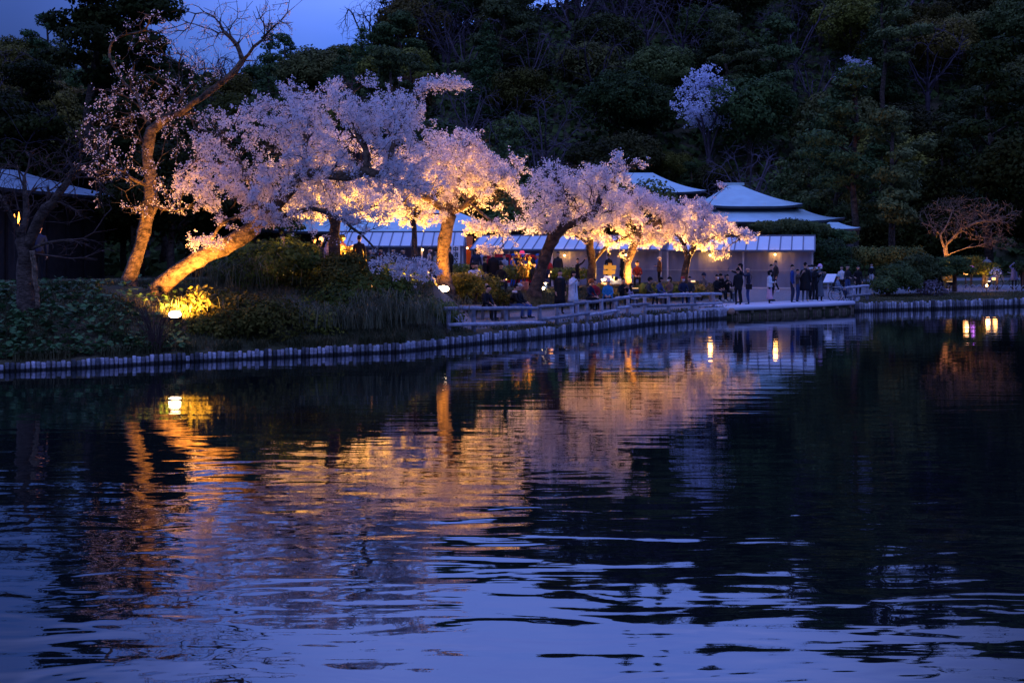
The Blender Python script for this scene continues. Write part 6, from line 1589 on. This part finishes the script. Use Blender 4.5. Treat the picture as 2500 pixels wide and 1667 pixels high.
person(2476, 67.5, 'person in long lilac padded coat with hands raised to the head', 'stand_head', 0, feet=707, yh=643, top=LIL, coat=(LIL, .62), bot=BLK, hair='hood', hc=(.16, .17, .24))
person(2499, 66.5, 'person in dark clothes cut off by the right edge of the frame', 'stand', -30, feet=710, h=1.66)
# behind the bushes at the left
person(799, 41.5, 'woman in lilac jacket, her face lit orange, left of the dark upright trunk', 'stand_phone', 70, yh=592, top=(.30, .28, .46), coat=((.30, .28, .46), .7), hair='short')
person(766, 42.5, 'woman with long black hair looking down behind the bushes', 'stand', 30, yh=580, hair='long')
person(781, 44, 'person in dark blue behind the long-haired woman', 'stand_back', 150, yh=588, top=NAVY)
person(836, 43.5, 'woman in pink coat right of the dark upright trunk', 'stand_cup', 80, yh=575, top=(.30, .12, .15), coat=((.30, .12, .15), .6), hair='bob')
person(877, 41.2, 'broad person in black jacket seen from behind right of the dark trunk', 'stand_back', 185, yh=576, top=(.018, .018, .025), h=1.75)
person(1098, 47.5, 'man in black jacket right of the orange floodlit trunk', 'stand', 240, yh=603)
person(1048, 50, 'person in white and dark jacket under the left tent, left of the orange trunk', 'stand', 80, yh=606, top=(.3, .3, .34), mask=True)
person(960, 55, 'person in dark coat under the left tent beside the slim trunk', 'stand', 30, yh=606, h=1.6)
person(690, 46, 'pale-faced person half hidden by blossom left of the women', 'stand', 10, yh=562, top=GRY)
person(95, 36.5, 'person in dark blue jacket behind the bare branches at the far left', 'stand_back', 200, yh=550, top=(.008, .02, .07), bot=BLK)

for u_, d_, ty_, lb_, po_, kw in ((905, 58, 606, 'person in grey jacket under the left tent near its left end', 'stand', dict(top=GRY)), (930, 57, 604, 'person with red scarf under the left tent', 'stand_cup', dict(scarf=RED, hair='long')),
        (985, 59, 607, 'taller person in navy under the left tent left of the slim trunk', 'stand_back', dict(top=NAVY)), (1066, 60, 610, 'woman in beige coat just left of the orange trunk', 'stand', dict(top=BEI, coat=(BEI, .6), hair='bob')),
        (1232, 59, 622, 'visitor in pale jacket behind the smiling seated woman', 'stand_phone', dict(top=(.35, .35, .42), phone=1)), (1340, 60, 630, 'child in red coat behind the black cherry trunk', 'stand', dict(top=RED, coat=(RED, .6))),
        (1556, 57, 668, 'person in maroon coat behind the yellow backpack', 'sit', dict(top=(.12, .02, .03))), (1719, 58, 690, 'person in grey seated between the golden bush and the phone users', 'sit', dict(top=GRY, hair='beanie', hc=NAVY)),
        (1604, 53.2, 698, 'person in denim jacket seated beside the brown coat', 'sit_lean', dict(top=JEAN, bot=BLK, hair='bob')), (1452, 50.2, 700, 'person with red bag on the lap beside the bright blue jacket', 'sit', dict(top=(.25, .02, .03)))):
    person(u_, d_, lb_, po_, float(RNG.uniform(-60, 60)), yh=ty_, **kw)

# wheelchair and its rider
g = hit(2044, 736); rz = R(62); r = empty('wheelchair', g, rz, 'wheelchair with large thin wheels at the right end of the deck', 'wheelchair')
for x_ in (-.30, .30):
    w = torus(.30, .014, 26).build('wheel', M['rubber'], r, True, loc=(x_, .05, .31), rot=(0, 0, R(90))); sp = MB()
    for k in range(10): sp.tube([(0, 0, 0), (math.cos(k * .628) * .29, 0, math.sin(k * .628) * .29)], .003, 3)
    tag(sp.build('spokes', M['chrome'], w), kind='stuff'); torus(.26, .007, 26).build('push_rim', M['chrome'], w, True, loc=(0, .03 if x_ > 0 else -.03, 0))
for x_ in (-.22, .22): torus(.07, .018, 12).build('caster', M['rubber'], r, True, loc=(x_, -.42, .085), rot=(0, 0, R(90)))
fr = MB()
for x_ in (-.24, .24):
    for a_, b_ in (((.18, .30), (.20, .92)), ((.20, .92), (.32, .93)), ((.18, .46), (-.30, .48)), ((-.30, .48), (-.40, .12)), ((.18, .30), (-.38, .26)), ((.16, .68), (-.22, .68)), ((-.22, .68), (-.24, .48)), ((-.40, .12), (-.52, .10))): fr.tube([(x_, a_[0], a_[1]), (x_, b_[0], b_[1])], .013, 6)
fr.tube([(-.3, .05, .31), (.3, .05, .31)], .012, 6); fr.build('frame', M['chrome'], r)
MB().box(-.23, .23, -.28, .17, .455, .49).build('seat', M['black'], r); MB().box(-.23, .23, .17, .19, .50, .88).build('backrest', M['black'], r)
for x_ in (-.24, .13): MB().box(x_, x_ + .11, -.60, -.44, .085, .10).build('footrest', M['black'], r)
for x_ in (-.25, .22): MB().box(x_, x_ + .04, -.18, .12, .692, .715).build('armrest', M['black'], r)
p_ = person(2044, 58, 'seated wheelchair user in grey-blue jacket and pale cap looking across the pond', 'sit', 62, top=(.13, .17, .24), coat=((.13, .17, .24), .5), hair='cap', hc=(.28, .36, .40), bot=NAVY, shoe=WHT, h=1.62)
p_.location = (g[0], g[1], g[2] + .05)
bpy.context.view_layer.update()
